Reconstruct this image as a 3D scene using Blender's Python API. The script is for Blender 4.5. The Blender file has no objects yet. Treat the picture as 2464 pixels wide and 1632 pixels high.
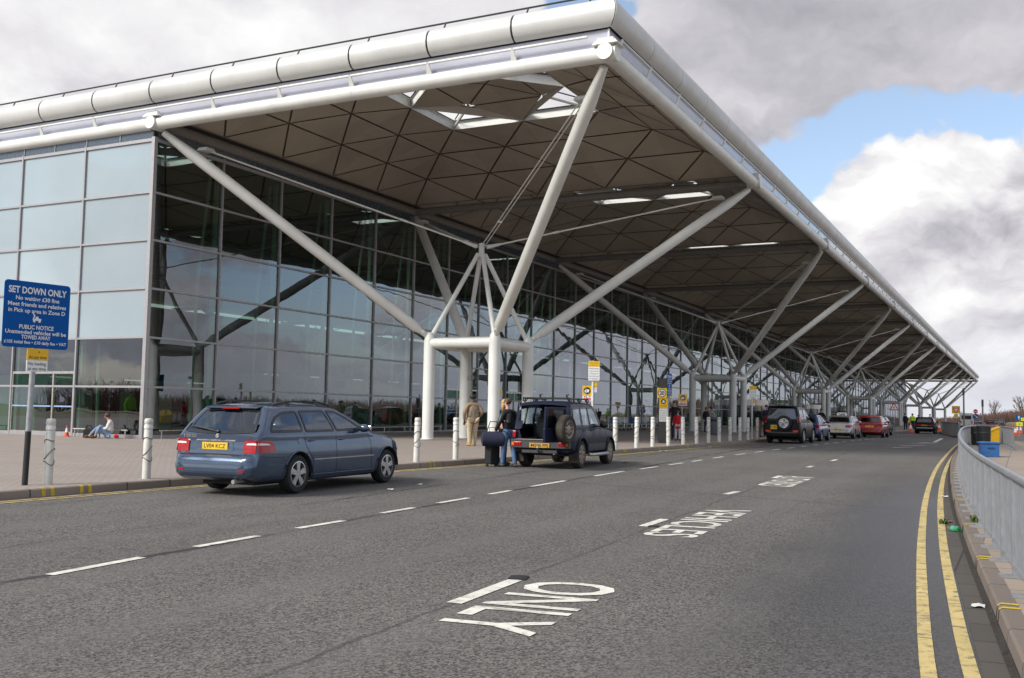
import bpy, bmesh, math, random
from mathutils import Vector, Matrix
from mathutils.bvhtree import BVHTree
from mathutils.geometry import delaunay_2d_cdt
random.seed(7)
S = bpy.context.scene
COL = S.collection
R = math.radians
# ------------------------------------------------------------------ camera
cd = bpy.data.cameras.new('camera'); cam = bpy.data.objects.new('camera', cd); COL.objects.link(cam)
CP = Vector((-26.7712, -10.6069, 1.147))
YAW, PITCH, ROLL = 0.469377, 0.0722357, 0.0179813
f = Vector((math.cos(PITCH)*math.cos(YAW), math.cos(PITCH)*math.sin(YAW), math.sin(PITCH)))
rt = f.cross(Vector((0, 0, 1))).normalized(); up = rt.cross(f)
rt2 = rt*math.cos(ROLL)+up*math.sin(ROLL); up2 = up*math.cos(ROLL)-rt*math.sin(ROLL)
M = Matrix.Identity(4)
for i in range(3):
    M[i][0] = rt2[i]; M[i][1] = up2[i]; M[i][2] = -f[i]; M[i][3] = CP[i]
cam.matrix_world = M
cd.sensor_fit = 'HORIZONTAL'; cd.sensor_width = 36; cd.lens = 35.3987
cd.clip_start = .05; cd.clip_end = 8000
S.camera = cam
S.render.resolution_x = 1024; S.render.resolution_y = 678
S.view_settings.view_transform = 'Standard'; S.view_settings.look = 'None'
S.view_settings.exposure = 0.3; S.view_settings.gamma = 1
S.render.engine = 'CYCLES'
S.cycles.max_bounces = 8; S.cycles.transparent_max_bounces = 16; S.cycles.glossy_bounces = 4; S.cycles.diffuse_bounces = 4
# ------------------------------------------------------------------ node helpers
class NT:
    def __init__(s, t): s.t = t; s.n = t.nodes; s.l = t.links
    def new(s, ty, **k):
        n = s.n.new(ty)
        for a, v in k.items(): setattr(n, a, v)
        return n
    def set(s, sock, v):
        if hasattr(v, 'is_linked'): s.l.new(v, sock)
        elif v is not None:
            if isinstance(v, (tuple, list)) and len(v) == 3 and sock.type == 'RGBA': v = (*v, 1)
            sock.default_value = v
    def math(s, op, a, b=None, c=None, clamp=False):
        n = s.new('ShaderNodeMath', operation=op, use_clamp=clamp)
        s.set(n.inputs[0], a)
        if b is not None: s.set(n.inputs[1], b)
        if c is not None: s.set(n.inputs[2], c)
        return n.outputs[0]
    def vmath(s, op, a, b=None, out=0):
        n = s.new('ShaderNodeVectorMath', operation=op)
        s.set(n.inputs[0], a)
        if b is not None:
            s.set(n.inputs[3 if op == 'SCALE' else 1], b)
        return n.outputs[out]
    def mr(s, v, a, b, c=0., d=1., smooth=True):
        n = s.new('ShaderNodeMapRange', interpolation_type='SMOOTHSTEP' if smooth else 'LINEAR')
        for i, x in enumerate((v, a, b, c, d)): s.set(n.inputs[i], x)
        return n.outputs[0]
    def mix(s, fac, a, b, mode='MIX'):
        n = s.new('ShaderNodeMix', data_type='RGBA', blend_type=mode)
        s.set(n.inputs[0], fac); s.set(n.inputs[6], a); s.set(n.inputs[7], b)
        return n.outputs[2]
    def noise(s, vec, scale, detail=4, rough=.55, dist=0., out=0):
        n = s.new('ShaderNodeTexNoise')
        if vec is not None: s.set(n.inputs['Vector'], vec)
        n.inputs['Scale'].default_value = scale; n.inputs['Detail'].default_value = detail
        n.inputs['Roughness'].default_value = rough; n.inputs['Distortion'].default_value = dist
        return n.outputs[out]
    def sep(s, v):
        n = s.new('ShaderNodeSeparateXYZ'); s.set(n.inputs[0], v); return n.outputs
    def comb(s, x, y, z):
        n = s.new('ShaderNodeCombineXYZ')
        for i, v in enumerate((x, y, z)): s.set(n.inputs[i], v)
        return n.outputs[0]
    def mapping(s, v, scale=(1, 1, 1), loc=(0, 0, 0)):
        n = s.new('ShaderNodeMapping'); s.set(n.inputs[0], v)
        n.inputs['Scale'].default_value = scale; n.inputs['Location'].default_value = loc
        return n.outputs[0]
# ------------------------------------------------------------------ world: blue sky with procedural cloud
SUN_EL, SUN_AZ = R(36), math.atan2(.62, -1.0)      # azimuth measured from +x towards +y
W = bpy.data.worlds.new('World'); S.world = W; W.use_nodes = True
t = NT(W.node_tree); t.n.clear()
sky = t.new('ShaderNodeTexSky', sky_type='NISHITA'); sky.sun_disc = False
sky.sun_elevation = SUN_EL; sky.sun_rotation = R(90)-SUN_AZ
sky.altitude = 50; sky.air_density = 1.0; sky.dust_density = 1.0; sky.ozone_density = 1.5
dirv = t.new('ShaderNodeTexCoord').outputs['Generated']
sx, sy, sz = t.sep(dirv)
el = t.math('ARCSINE', t.math('MINIMUM', t.math('MAXIMUM', sz, -1), 1))
def aim(az, e):
    return (math.cos(R(e))*math.cos(R(az)), math.cos(R(e))*math.sin(R(az)), math.sin(R(e)))
def blob(az, e, r0, r1, stretch=1.0):
    # soft spot round a compass direction, wider than it is tall
    d = t.vmath('SUBTRACT', dirv, aim(az, e))
    d = t.vmath('MULTIPLY', d, (1/stretch, 1/stretch, 1.0))
    return t.mr(t.vmath('LENGTH', d, out=1), R(r1), R(r0))
warp = t.vmath('SCALE', t.vmath('SUBTRACT', t.noise(dirv, 7, 4, .6, out=1), (.5, .5, .5)), .09)
dw = t.vmath('ADD', dirv, warp)
zz = t.math('ADD', t.math('MAXIMUM', t.sep(dw)[2], 0), .17)
pl = t.vmath('DIVIDE', dw, t.comb(zz, zz, zz))
pl = t.mapping(pl, (1, 1, 0), (3.1, 1.7, 0))
n1 = t.noise(pl, .8, 8, .58, .1)
n2 = t.noise(t.mapping(pl, (1, 1, 1), (8.3, 2.2, 4.)), 1.7, 8, .62)
n3 = t.noise(t.mapping(dw, (1, 1, 1.9), (1, 5, 2)), 6.5, 10, .565)
n4 = t.noise(t.mapping(t.vmath('ADD', dw, (0, 0, .022)), (1, 1, 1.9), (1, 5, 2)), 6.5, 7, .53)
relief = t.math('SUBTRACT', n3, n4)
cov = t.math('ADD', t.math('MULTIPLY', n1, .40), t.math('MULTIPLY', n3, .70))
def addb(v, b, k): return t.math('ADD', v, t.math('MULTIPLY', b, k))
dfr = dirv; dirv = t.vmath('ADD', dfr, t.vmath('SCALE', warp, .9))
cov = addb(cov, blob(5.0, 16.0, .3, 3.9, 2.8), -.31)
cov = addb(cov, blob(12.0, 13.2, .3, 3.0, 1.0), -.30)
cov = addb(cov, blob(0, 15.6, .3, 2.4, 1.6), -.16)
cov = addb(cov, blob(22.5, 22.6, .3, 2.8, 1.8), -.34)
cov = addb(cov, blob(14, 17.6, .3, 2.2, 1.2), -.12)
cov = addb(cov, blob(4, 11.5, 1, 5.5, 1.6), .26)
cov = addb(cov, blob(3, 20.5, 2, 9, 2.4), .22)
cov = addb(cov, blob(40, 21, 4, 16, 2.2), .18)
cov = addb(cov, blob(4, 5, 2, 8, 2.5), .22)
cmask = t.mr(cov, .485, .578)
# light and dark of the cloud itself
low = t.mr(el, R(18.5), R(13), .35, 1)
sh = t.math('ADD', t.math('MULTIPLY', n2, .30), t.math('MULTIPLY_ADD', t.math('MULTIPLY', relief, low), 1.5, .40))
sh = addb(sh, blob(2, 20.5, 3, 11, 2.4), -.15)
sh = addb(sh, blob(13, 20, 1, 8, 1.6), -.10)
sh = addb(sh, blob(3, 13.2, .5, 3.8, 1.8), .22)
sh = addb(sh, blob(7.5, 11.4, .5, 3.0, 1.2), .20)
sh = addb(sh, blob(1.5, 9.7, .3, 2.0, 3.0), -.10)
sh = addb(sh, blob(4.5, 6.8, .3, 2.6, 1.8), .13)
sh = addb(sh, blob(46, 20, 6, 26, 2.0), .10)
shade = t.mr(sh, .24, .84, 0, 1, False)
ramp = t.new('ShaderNodeValToRGB'); t.set(ramp.inputs[0], shade)
ramp.color_ramp.elements[0].color = (.32, .315, .35, 1); ramp.color_ramp.elements[0].position = 0.0
ramp.color_ramp.elements[1].color = (.88, .875, .865, 1); ramp.color_ramp.elements[1].position = 1.0
e = ramp.color_ramp.elements.new(.42); e.color = (.56, .545, .58, 1)
hazeband = t.mr(el, R(-1), R(7), 1, 0)
skyc = t.mix(1.0, sky.outputs[0], (1.0, 1.0, 1.0), 'MULTIPLY')
skyc = t.mix(.15, t.vmath('SCALE', skyc, .15), (.80, .84, .90))
col = t.mix(cmask, skyc, ramp.outputs[0])
col = t.mix(t.math('MULTIPLY', hazeband, .8), col, (.66, .68, .74))
bg = t.new('ShaderNodeBackground'); t.set(bg.inputs[0], col); bg.inputs[1].default_value = 1.0
out = t.new('ShaderNodeOutputWorld'); t.l.new(bg.outputs[0], out.inputs[0])
# ------------------------------------------------------------------ sun behind thin cloud
sl = bpy.data.lights.new('sun', 'SUN'); so = bpy.data.objects.new('sun', sl); COL.objects.link(so)
sl.energy = 3.5; sl.angle = R(18); sl.color = (1, .965, .89)
sd = Vector((math.cos(SUN_EL)*math.cos(SUN_AZ), math.cos(SUN_EL)*math.sin(SUN_AZ), math.sin(SUN_EL)))
so.rotation_euler = sd.to_track_quat('Z', 'Y').to_euler()
# ------------------------------------------------------------------ materials
MATS = {}
def srgb(r, g, b):
    return tuple((c/255/12.92 if c/255 <= .04045 else ((c/255+.055)/1.055)**2.4) for c in (r, g, b))
def mat(name, color, rough=.5, metal=0., var=.12, scale=6., bump=0., bscale=40., coat=0., spec=.5, cell=None, cvar=.06, dirt=0.):
    if name in MATS: return MATS[name]
    m = bpy.data.materials.new(name); m.use_nodes = True
    k = NT(m.node_tree); b = k.n['Principled BSDF']
    co = k.new('ShaderNodeTexCoord').outputs['Object']
    nz = k.noise(co, scale, 5, .6)
    c = k.mix(k.mr(nz, .3, .7), tuple(x*(1-var) for x in color), tuple(min(1, x*(1+var)) for x in color))
    if cell:
        wn = k.new('ShaderNodeTexWhiteNoise', noise_dimensions='3D')
        k.set(wn.inputs[0], k.vmath('FLOOR', k.vmath('MULTIPLY', k.vmath('ADD', co, (.013, .017, .011)), cell)))
        c = k.mix(1.0, c, k.mix(wn.outputs[0], (1-cvar,)*3, (1+cvar,)*3), 'MULTIPLY')
    if dirt:
        dn = k.mr(k.noise(k.mapping(co, (1, 1, .35)), scale*.6, 6, .65), .45, .75)
        c = k.mix(k.math('MULTIPLY', dn, dirt), c, tuple(x*.45+.02 for x in color))
    k.set(b.inputs['Base Color'], c)
    k.set(b.inputs['Roughness'], k.mr(k.noise(co, scale*2.3, 3), .3, .7, max(.02, rough-.07), min(1, rough+.07)))
    b.inputs['Metallic'].default_value = metal
    b.inputs['Specular IOR Level'].default_value = spec
    if coat:
        b.inputs['Coat Weight'].default_value = coat; b.inputs['Coat Roughness'].default_value = .04
    if bump:
        bn = k.new('ShaderNodeBump'); bn.inputs['Strength'].default_value = bump; bn.inputs['Distance'].default_value = .01
        k.set(bn.inputs['Height'], k.noise(co, bscale, 4)); k.l.new(bn.outputs[0], b.inputs['Normal'])
    MATS[name] = m
    return m
def glass(name, tint, base=.12, k90=.75, power=3.0, wav=0., rough=.0, refl=(1, 1, 1)):
    # thin sheet: see-through tint plus a mirror share that grows towards grazing view
    if name in MATS: return MATS[name]
    m = bpy.data.materials.new(name); m.use_nodes = True
    k = NT(m.node_tree); k.n.clear()
    lw = k.new('ShaderNodeLayerWeight'); lw.inputs[0].default_value = .5
    fac = k.math('MULTIPLY_ADD', k.math('POWER', lw.outputs['Facing'], power), k90, base, clamp=True)
    tr = k.new('ShaderNodeBsdfTransparent'); tr.inputs[0].default_value = (*tint, 1)
    gl = k.new('ShaderNodeBsdfGlossy'); gl.inputs['Roughness'].default_value = rough; gl.inputs[0].default_value = (*refl, 1)
    if wav:
        geo = k.new('ShaderNodeNewGeometry')
        bn = k.new('ShaderNodeBump'); bn.inputs['Strength'].default_value = 1.0; bn.inputs['Distance'].default_value = wav
        pos = geo.outputs['Position']
        cell = k.vmath('FLOOR', k.vmath('MULTIPLY', pos, (1/3.6, 0, 1/1.82)))
        wn = k.new('ShaderNodeTexWhiteNoise', noise_dimensions='3D'); k.set(wn.inputs[0], cell)
        off = k.vmath('SCALE', wn.outputs[1], 7.0)
        k.set(bn.inputs['Height'], k.noise(k.vmath('ADD', pos, off), .75, 1, .4)); k.l.new(bn.outputs[0], gl.inputs['Normal'])
    mx = k.new('ShaderNodeMixShader'); k.set(mx.inputs[0], fac); k.l.new(tr.outputs[0], mx.inputs[1]); k.l.new(gl.outputs[0], mx.inputs[2])
    o = k.new('ShaderNodeOutputMaterial'); k.l.new(mx.outputs[0], o.inputs[0])
    MATS[name] = m
    return m
def emit(name, color, strength):
    if name in MATS: return MATS[name]
    m = bpy.data.materials.new(name); m.use_nodes = True
    b = m.node_tree.nodes['Principled BSDF']; b.inputs['Base Color'].default_value = (*color, 1)
    b.inputs['Emission Color'].default_value = (*color, 1); b.inputs['Emission Strength'].default_value = strength
    MATS[name] = m
    return m
# ------------------------------------------------------------------ mesh helpers
class MB:
    def __init__(s): s.v = []; s.f = []; s.m = []; s.sm = []
    def face(s, idx, m=0, smooth=False): s.f.append(tuple(idx)); s.m.append(m); s.sm.append(smooth)
    def poly(s, pts, m=0, smooth=False):
        i = len(s.v); s.v += [tuple(p) for p in pts]; s.face(range(i, i+len(pts)), m, smooth); return s
    def box(s, c, d, m=0, rz=0., mtx=None, taper=1.0):
        i = len(s.v)
        for z in (-.5, .5):
            k = taper if z > 0 else 1
            for x, y in ((-.5, -.5), (.5, -.5), (.5, .5), (-.5, .5)):
                p = Vector((x*d[0]*k, y*d[1]*k, z*d[2]))
                if rz: p.rotate(Matrix.Rotation(rz, 3, 'Z'))
                if mtx is not None: p = mtx @ p
                s.v.append(tuple(p+Vector(c)))
        for q in ((0, 3, 2, 1), (4, 5, 6, 7), (0, 1, 5, 4), (1, 2, 6, 5), (2, 3, 7, 6), (3, 0, 4, 7)): s.face([i+a for a in q], m)
        return s
    def ring(s, c, t, r, n, ph=0., ref=None, ry=None):
        t = Vector(t).normalized(); a = ref or (Vector((0, 0, 1)) if abs(t.z) < .95 else Vector((1, 0, 0)))
        u = t.cross(a).normalized(); w = u.cross(t)
        i = len(s.v)
        for k in range(n):
            g = 2*math.pi*k/n+ph
            s.v.append(tuple(Vector(c)+u*math.cos(g)*r+w*math.sin(g)*(ry if ry else r)))
        return i
    def tube(s, pts, r, n=10, m=0, caps=True, smooth=True):
        pts = [Vector(p) for p in pts]; rs = r if isinstance(r, (list, tuple)) else [r]*len(pts)
        rings = []
        for k, p in enumerate(pts):
            if k == 0: tn = pts[1]-p
            elif k == len(pts)-1: tn = p-pts[k-1]
            else: tn = (pts[k+1]-p).normalized()+(p-pts[k-1]).normalized()
            rings.append(s.ring(p, tn, rs[k], n))
        for a, b in zip(rings, rings[1:]):
            for k in range(n): s.face((a+k, b+k, b+(k+1) % n, a+(k+1) % n), m, smooth)
        if caps:
            s.face([rings[0]+k for k in range(n)], m); s.face([rings[-1]+n-1-k for k in range(n)], m)
        return s
    def lathe(s, prof, n=20, m=0, o=(0, 0, 0), axis='Z', smooth=True, ms=None):
        st = []
        for r_, h in prof:
            i = len(s.v); st.append(i)
            for k in range(n):
                a = 2*math.pi*k/n; x, y = r_*math.cos(a), r_*math.sin(a)
                p = (x, y, h) if axis == 'Z' else ((x, h, y) if axis == 'Y' else (h, x, y))
                s.v.append((p[0]+o[0], p[1]+o[1], p[2]+o[2]))
        for j, (a, b) in enumerate(zip(st, st[1:])):
            for k in range(n): s.face((a+k, a+(k+1) % n, b+(k+1) % n, b+k), ms[j] if ms else m, smooth)
        return s
    def prism(s, pts, d0, d1, m=0, axis='Z'):
        def P(a, b, h): return (a, b, h) if axis == 'Z' else ((a, h, b) if axis == 'Y' else (h, a, b))
        i = len(s.v); n = len(pts)
        s.v += [P(a, b, d0) for a, b in pts]+[P(a, b, d1) for a, b in pts]
        s.face(range(i, i+n), m); s.face(range(i+2*n-1, i+n-1, -1), m)
        for k in range(n): s.face((i+k, i+n+k, i+n+(k+1) % n, i+(k+1) % n), m)
        return s
    def ell(s, c, r, n=10, h=6, m=0):
        prof = []
        st = []
        for j in range(h+1):
            a = math.pi*j/h-math.pi/2; i = len(s.v); st.append(i)
            for k in range(n):
                b = 2*math.pi*k/n
                s.v.append((c[0]+r[0]*max(.001, math.cos(a))*math.cos(b), c[1]+r[1]*max(.001, math.cos(a))*math.sin(b), c[2]+r[2]*math.sin(a)))
        for a, b in zip(st, st[1:]):
            for k in range(n): s.face((a+k, a+(k+1) % n, b+(k+1) % n, b+k), m, True)
        return s
    def build(s, name, mats, parent=None, fix=True, angle=None, bevel=0.):
        me = bpy.data.meshes.new(name); me.from_pydata(s.v, [], s.f)
        for mm in (mats if isinstance(mats, (list, tuple)) else [mats]): me.materials.append(mm)
        for p, a, b in zip(me.polygons, s.m, s.sm): p.material_index = a; p.use_smooth = b
        if fix:
            bm = bmesh.new(); bm.from_mesh(me); bmesh.ops.recalc_face_normals(bm, faces=bm.faces); bm.to_mesh(me); bm.free()
        if angle is None and any(s.sm): angle = 50
        if angle:
            me.set_sharp_from_angle(angle=R(angle))
        me.update()
        o = bpy.data.objects.new(name, me); COL.objects.link(o)
        if parent is not None: o.parent = parent
        if bevel:
            b = o.modifiers.new('bevel', 'BEVEL'); b.width = bevel; b.segments = 2; b.limit_method = 'ANGLE'
        return o
def tag(o, label=None, cat=None, group=None, kind=None):
    if label: o['label'] = label
    if cat: o['category'] = cat
    if group: o['group'] = group
    if kind: o['kind'] = kind
    return o
def thing(name, label, cat, loc=(0, 0, 0), rz=0., group=None):
    o = bpy.data.objects.new(name, None); COL.objects.link(o); o.empty_display_size = .2
    o.location = loc; o.rotation_euler = (0, 0, rz)
    return tag(o, label, cat, group)
KIDS = {}
def copy_tree(o, parent=None):
    c = o.copy(); COL.objects.link(c)
    if parent is not None: c.parent = parent
    for ch in [x for x in COL.objects if x.parent == o and x is not c]: copy_tree(ch, c)
    return c
def text_mb(txt, size=1., bold=0., align='CENTER', font_w=1.):
    # lettering as flat mesh in the xy plane; returns (verts, faces, width, height)
    cu = bpy.data.curves.new('lettering', 'FONT'); cu.body = txt; cu.size = size; cu.align_x = align
    cu.resolution_u = 3; cu.offset = bold*size
    ob = bpy.data.objects.new('lettering', cu); COL.objects.link(ob)
    dg = bpy.context.evaluated_depsgraph_get()
    me = bpy.data.meshes.new_from_object(ob.evaluated_get(dg))
    v = [(p.co.x, p.co.y) for p in me.vertices]; fs = [tuple(p.vertices) for p in me.polygons]
    bpy.data.objects.remove(ob); bpy.data.meshes.remove(me); bpy.data.curves.remove(cu)
    return v, fs
def add_text(mb, txt, org, ux, uz, height, width=None, m=0, bold=.012):
    # txt centred on org; ux = reading direction, uz = letter up; height = letter height; width = total width if given
    v, fs = TXT.get((txt, bold)) or text_mb(txt, 1., bold); TXT[(txt, bold)] = (v, fs)
    x0 = min(p[0] for p in v); x1 = max(p[0] for p in v); y0 = min(p[1] for p in v); y1 = max(p[1] for p in v)
    asc = .70
    sy = height/asc; sx = sy if width is None else width/(x1-x0)
    cx = (x0+x1)/2; i = len(mb.v); org = Vector(org); ux = Vector(ux); uz = Vector(uz)
    for a, b in v: mb.v.append(tuple(org+ux*((a-cx)*sx)+uz*((b-asc/2)*sy)))
    for q in fs: mb.face([i+j for j in q], m)
TXT = {}
def z0(x):
    s = .007
    return 0. if x > 18 else (s*(x-10) if x < 2 else -s*(18-x)**2/32)
def lerp(pts, x):
    if x <= pts[0][0]: return pts[0][1]
    for (a, b), (c, d) in zip(pts, pts[1:]):
        if x <= c: return b+(d-b)*(x-a)/(c-a) if c > a else d
    return pts[-1][1]
# ------------------------------------------------------------------ ground, roads, pavements
def world_co(k): return k.new('ShaderNodeNewGeometry').outputs['Position']
def asphalt(name, base, damp=True):
    m = bpy.data.materials.new(name); m.use_nodes = True; k = NT(m.node_tree); b = k.n['Principled BSDF']
    p = world_co(k); x, y, z = k.sep(p)
    big = k.noise(p, .16, 5, .6); mid = k.noise(k.mapping(p, (.5, 1.4, 1)), 1.1, 6, .65)
    c = k.mix(k.mr(big, .3, .7), tuple(v*.86 for v in base), tuple(v*1.14 for v in base))
    c = k.mix(k.math('MULTIPLY', k.mr(mid, .42, .72), .35), c, tuple(v*.72 for v in base))
    # aggregate
    vo = k.new('ShaderNodeTexVoronoi'); k.set(vo.inputs['Vector'], p); vo.inputs['Scale'].default_value = 62
    cr = k.sep(vo.outputs['Color'])[0]
    c = k.mix(1.0, c, k.mix(cr, (.30, .30, .30), (1.85, 1.8, 1.72)), 'MULTIPLY')
    v2 = k.new('ShaderNodeTexVoronoi'); k.set(v2.inputs['Vector'], p); v2.inputs['Scale'].default_value = 9
    speck = k.math('LESS_THAN', v2.outputs['Distance'], .055)
    pick = k.math('GREATER_THAN', k.sep(v2.outputs['Color'])[1], .72)
    c = k.mix(k.math('MULTIPLY', k.math('MULTIPLY', speck, pick), .7), c, (.5, .48, .44))
    rough = .88
    if damp:
        # tar seams running with the lanes, a cross joint, and the damp gutter on the right
        wob = k.math('MULTIPLY', k.math('SUBTRACT', k.noise(p, 1.6, 5, .7), .5), .22)
        gate = k.mr(k.noise(k.mapping(p, (.35, .35, 1)), 1.0, 3), .38, .55)
        def seam(yc, slope, w, g=None, s=.8):
            d = k.math('ABSOLUTE', k.math('ADD', k.math('SUBTRACT', k.math('SUBTRACT', y, yc), k.math('MULTIPLY', x, slope)), wob))
            mk = k.mr(d, w, w*.35)
            mk = k.math('MULTIPLY', mk, g if g is not None else 1.0)
            return k.math('MULTIPLY', mk, s)
        tr_ = k.math('SINE', k.math('MULTIPLY_ADD', y, 3.6, k.math('MULTIPLY', big, 2.5)))
        c = k.mix(k.math('MULTIPLY', k.mr(tr_, .1, .9), .28), c, tuple(v*1.35 for v in base))
        sm = seam(-1.72, .062, .085, gate, .95)
        sm = k.math('MAXIMUM', sm, seam(-.05, .06, .055, gate, .85))
        sm = k.math('MAXIMUM', sm, seam(-5.5, .058, .035, gate, .5))
        dx = k.math('ABSOLUTE', k.math('SUBTRACT', k.math('ADD', x, k.math('MULTIPLY', wob, 1.4)), k.math('MULTIPLY_ADD', y, .32, -7.0)))
        sm = k.math('MAXIMUM', sm, k.math('MULTIPLY', k.mr(dx, .06, .02), .55))
        c = k.mix(sm, c, (.018, .018, .02))
        gy = k.math('SUBTRACT', k.math('MULTIPLY', x, .055), 8.55)      # inner yellow line, roughly
        dg = k.math('SUBTRACT', y, gy)
        wet = k.math('MULTIPLY', k.mr(k.math('ADD', dg, k.math('MULTIPLY', k.math('SUBTRACT', mid, .5), 1.8)), 1.7, .2),
                     k.math('MULTIPLY', k.mr(x, -24, -17), k.mr(x, 2, -9)))
        c = k.mix(k.math('MULTIPLY', wet, .74), c, (.022, .022, .024))
        oil = k.math('MULTIPLY', k.mr(k.noise(k.mapping(p, (.3, 1.1, 1), (4, 2, 0)), .9, 4), .55, .72), k.mr(y, -3, -1))
        c = k.mix(k.math('MULTIPLY', oil, .35), c, (.03, .03, .03))
        k.set(b.inputs['Roughness'], k.math('SUBTRACT', .88, k.math('MULTIPLY', wet, .46)))
    else: b.inputs['Roughness'].default_value = .9
    k.set(b.inputs['Base Color'], c)
    bn = k.new('ShaderNodeBump'); bn.inputs['Strength'].default_value = .55; bn.inputs['Distance'].default_value = .006
    k.set(bn.inputs['Height'], vo.outputs['Distance']); k.l.new(bn.outputs[0], b.inputs['Normal'])
    return m
def paving(name, ca, cb, bw=.2, bh=.1, mortar=(.12, .11, .10), vs=.9, msz=.006):
    m = bpy.data.materials.new(name); m.use_nodes = True; k = NT(m.node_tree); b = k.n['Principled BSDF']
    p = world_co(k)
    br = k.new('ShaderNodeTexBrick'); k.set(br.inputs['Vector'], p)
    br.inputs['Scale'].default_value = 1; br.inputs['Brick Width'].default_value = bw; br.inputs['Row Height'].default_value = bh
    br.inputs['Mortar Size'].default_value = msz
    k.set(br.inputs['Color1'], ca); k.set(br.inputs['Color2'], cb); k.set(br.inputs['Mortar'], mortar)
    c = k.mix(k.math('MULTIPLY', k.mr(k.noise(p, .7, 6, .65), .35, .75), .45), br.outputs[0], tuple(v*.62 for v in ca))
    c = k.mix(k.math('MULTIPLY', k.mr(k.noise(p, 30, 3), .4, .7), .25), c, tuple(v*1.25 for v in cb))
    vg = k.new('ShaderNodeTexVoronoi'); k.set(vg.inputs['Vector'], p); vg.inputs['Scale'].default_value = 1.7
    gum = k.math('MULTIPLY', k.math('LESS_THAN', vg.outputs['Distance'], .07), k.math('GREATER_THAN', k.sep(vg.outputs['Color'])[0], .45))
    c = k.mix(k.math('MULTIPLY', gum, .45), c, (.07, .06, .055))
    k.set(b.inputs['Base Color'], c); b.inputs['Roughness'].default_value = vs
    bn = k.new('ShaderNodeBump'); bn.inputs['Strength'].default_value = .3; bn.inputs['Distance'].default_value = .004
    k.set(bn.inputs['Height'], br.outputs['Fac']); bn.invert = True; k.l.new(bn.outputs[0], b.inputs['Normal'])
    return m
ASPH = asphalt('asphalt', (.098, .093, .088))
ASPH2 = asphalt('pink_asphalt', (.235, .20, .178), False)
PAVE = paving('pavement_blocks', (.33, .275, .24), (.30, .255, .225))
PAVE2 = paving('island_slabs', (.31, .255, .20), (.28, .225, .185), .6, .6, msz=.012)
KERB = paving('kerb_stone', (.19, .155, .128), (.155, .127, .107), .92, 4.0, (.05, .045, .04), msz=.014)
KERBL = paving('kerb_stone_pale', (.29, .235, .195), (.24, .20, .17), .92, 4.0, (.05, .045, .04), msz=.014)
GUT = paving('gutter_stone', (.085, .074, .064), (.066, .058, .05), .6, 5.0, (.025, .024, .022), msz=.012)
def setkind(o, k='structure'): o['kind'] = k; return o
# left kerb line: foot of the kerb as (x, y)
KL = [(-70, 3.6), (-30, 3.4), (-17, 3.15), (-13, 3.0), (-7, 2.45), (-3, 2.05), (4.8, 1.3), (12, 1.05), (24, 1.0), (56, .4), (100, .1), (290, -.7)]
KR = [(-60, -13.2), (-30, -11.5), (-20, -10.55), (-17.9, -10.36), (-14.2, -10.02), (-7.8, -9.5), (1.8, -8.88), (12.3, -8.4), (22, -8.05), (30, -7.9), (36, -7.92), (39.4, -8.15), (41, -8.6), (41.5, -9.2), (41, -9.9), (39, -10.4), (35, -10.7), (20, -11.2), (0, -12.2), (-30, -14.5)]
def dense(pl, step=1.5):
    o = []
    for (a, b), (c, d) in zip(pl, pl[1:]):
        n = max(1, int(math.hypot(c-a, d-b)/step))
        for i in range(n): o.append((a+(c-a)*i/n, b+(d-b)*i/n))
    o.append(pl[-1]); return o
def offset(pl, d):
    o = []
    for i, p in enumerate(pl):
        a = Vector(pl[max(0, i-1)]); b = Vector(pl[min(len(pl)-1, i+1)]); t_ = (b-a).normalized()
        o.append((p[0]-t_.y*d, p[1]+t_.x*d))
    return o
def smoothpl(pl, it=2):
    for _ in range(it):
        q = [pl[0]]
        for a, b in zip(pl, pl[1:]):
            q += [(a[0]*.75+b[0]*.25, a[1]*.75+b[1]*.25), (a[0]*.25+b[0]*.75, a[1]*.25+b[1]*.75)]
        q.append(pl[-1]); pl = q
    return pl
KLd = dense(smoothpl(KL, 2)); KRd = dense(smoothpl(KR, 2), .8)
def ribbon(name, pl, offs, dz, m, parent=None, kind=True):
    # offs = list of (offset from line, height above road datum)
    mb = MB(); st = []
    lines = [offset(pl, d) for d, _ in offs]
    for j, p in enumerate(pl):
        st.append(len(mb.v))
        for (d, h), L in zip(offs, lines): mb.v.append((L[j][0], L[j][1], z0(p[0])+h+dz))
    n = len(offs)
    for a, b in zip(st, st[1:]):
        for i in range(n-1): mb.face((a+i, b+i, b+i+1, a+i+1), 0)
    o = mb.build(name, m, parent, fix=False)
    if kind: setkind(o)
    return o
# the ground: one sheet out to the horizon
XS = [-60+2*i for i in range(41)]+[24, 30, 40, 60, 90, 130, 180, 290]
def sheet(name, rows, m, dz):
    mb = MB()
    for x, ya, yb in rows:
        mb.v.append((x, ya, z0(x)+dz)); mb.v.append((x, yb, z0(x)+dz))
    for i in range(len(rows)-1): mb.face((2*i, 2*i+2, 2*i+3, 2*i+1), 0)
    return setkind(mb.build(name, m, None, fix=False))
GRASS = mat('dry_grass', (.20, .165, .10), .95, var=.35, scale=.08, bump=.4, bscale=3)
gm = MB()
gx = [-3000, -400]+XS+[400, 1200, 4000]
for x in gx:
    for y in (-4000, 4000): gm.v.append((x, y, z0(max(x, -60))-.45))
for i in range(len(gx)-1): gm.face((2*i, 2*i+2, 2*i+3, 2*i+1))
setkind(gm.build('ground', GRASS, None, fix=False))
sheet('road', [(x, -60 if x > 30 else -60, lerp(KL, x)) for x in XS], ASPH, -.13)
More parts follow.
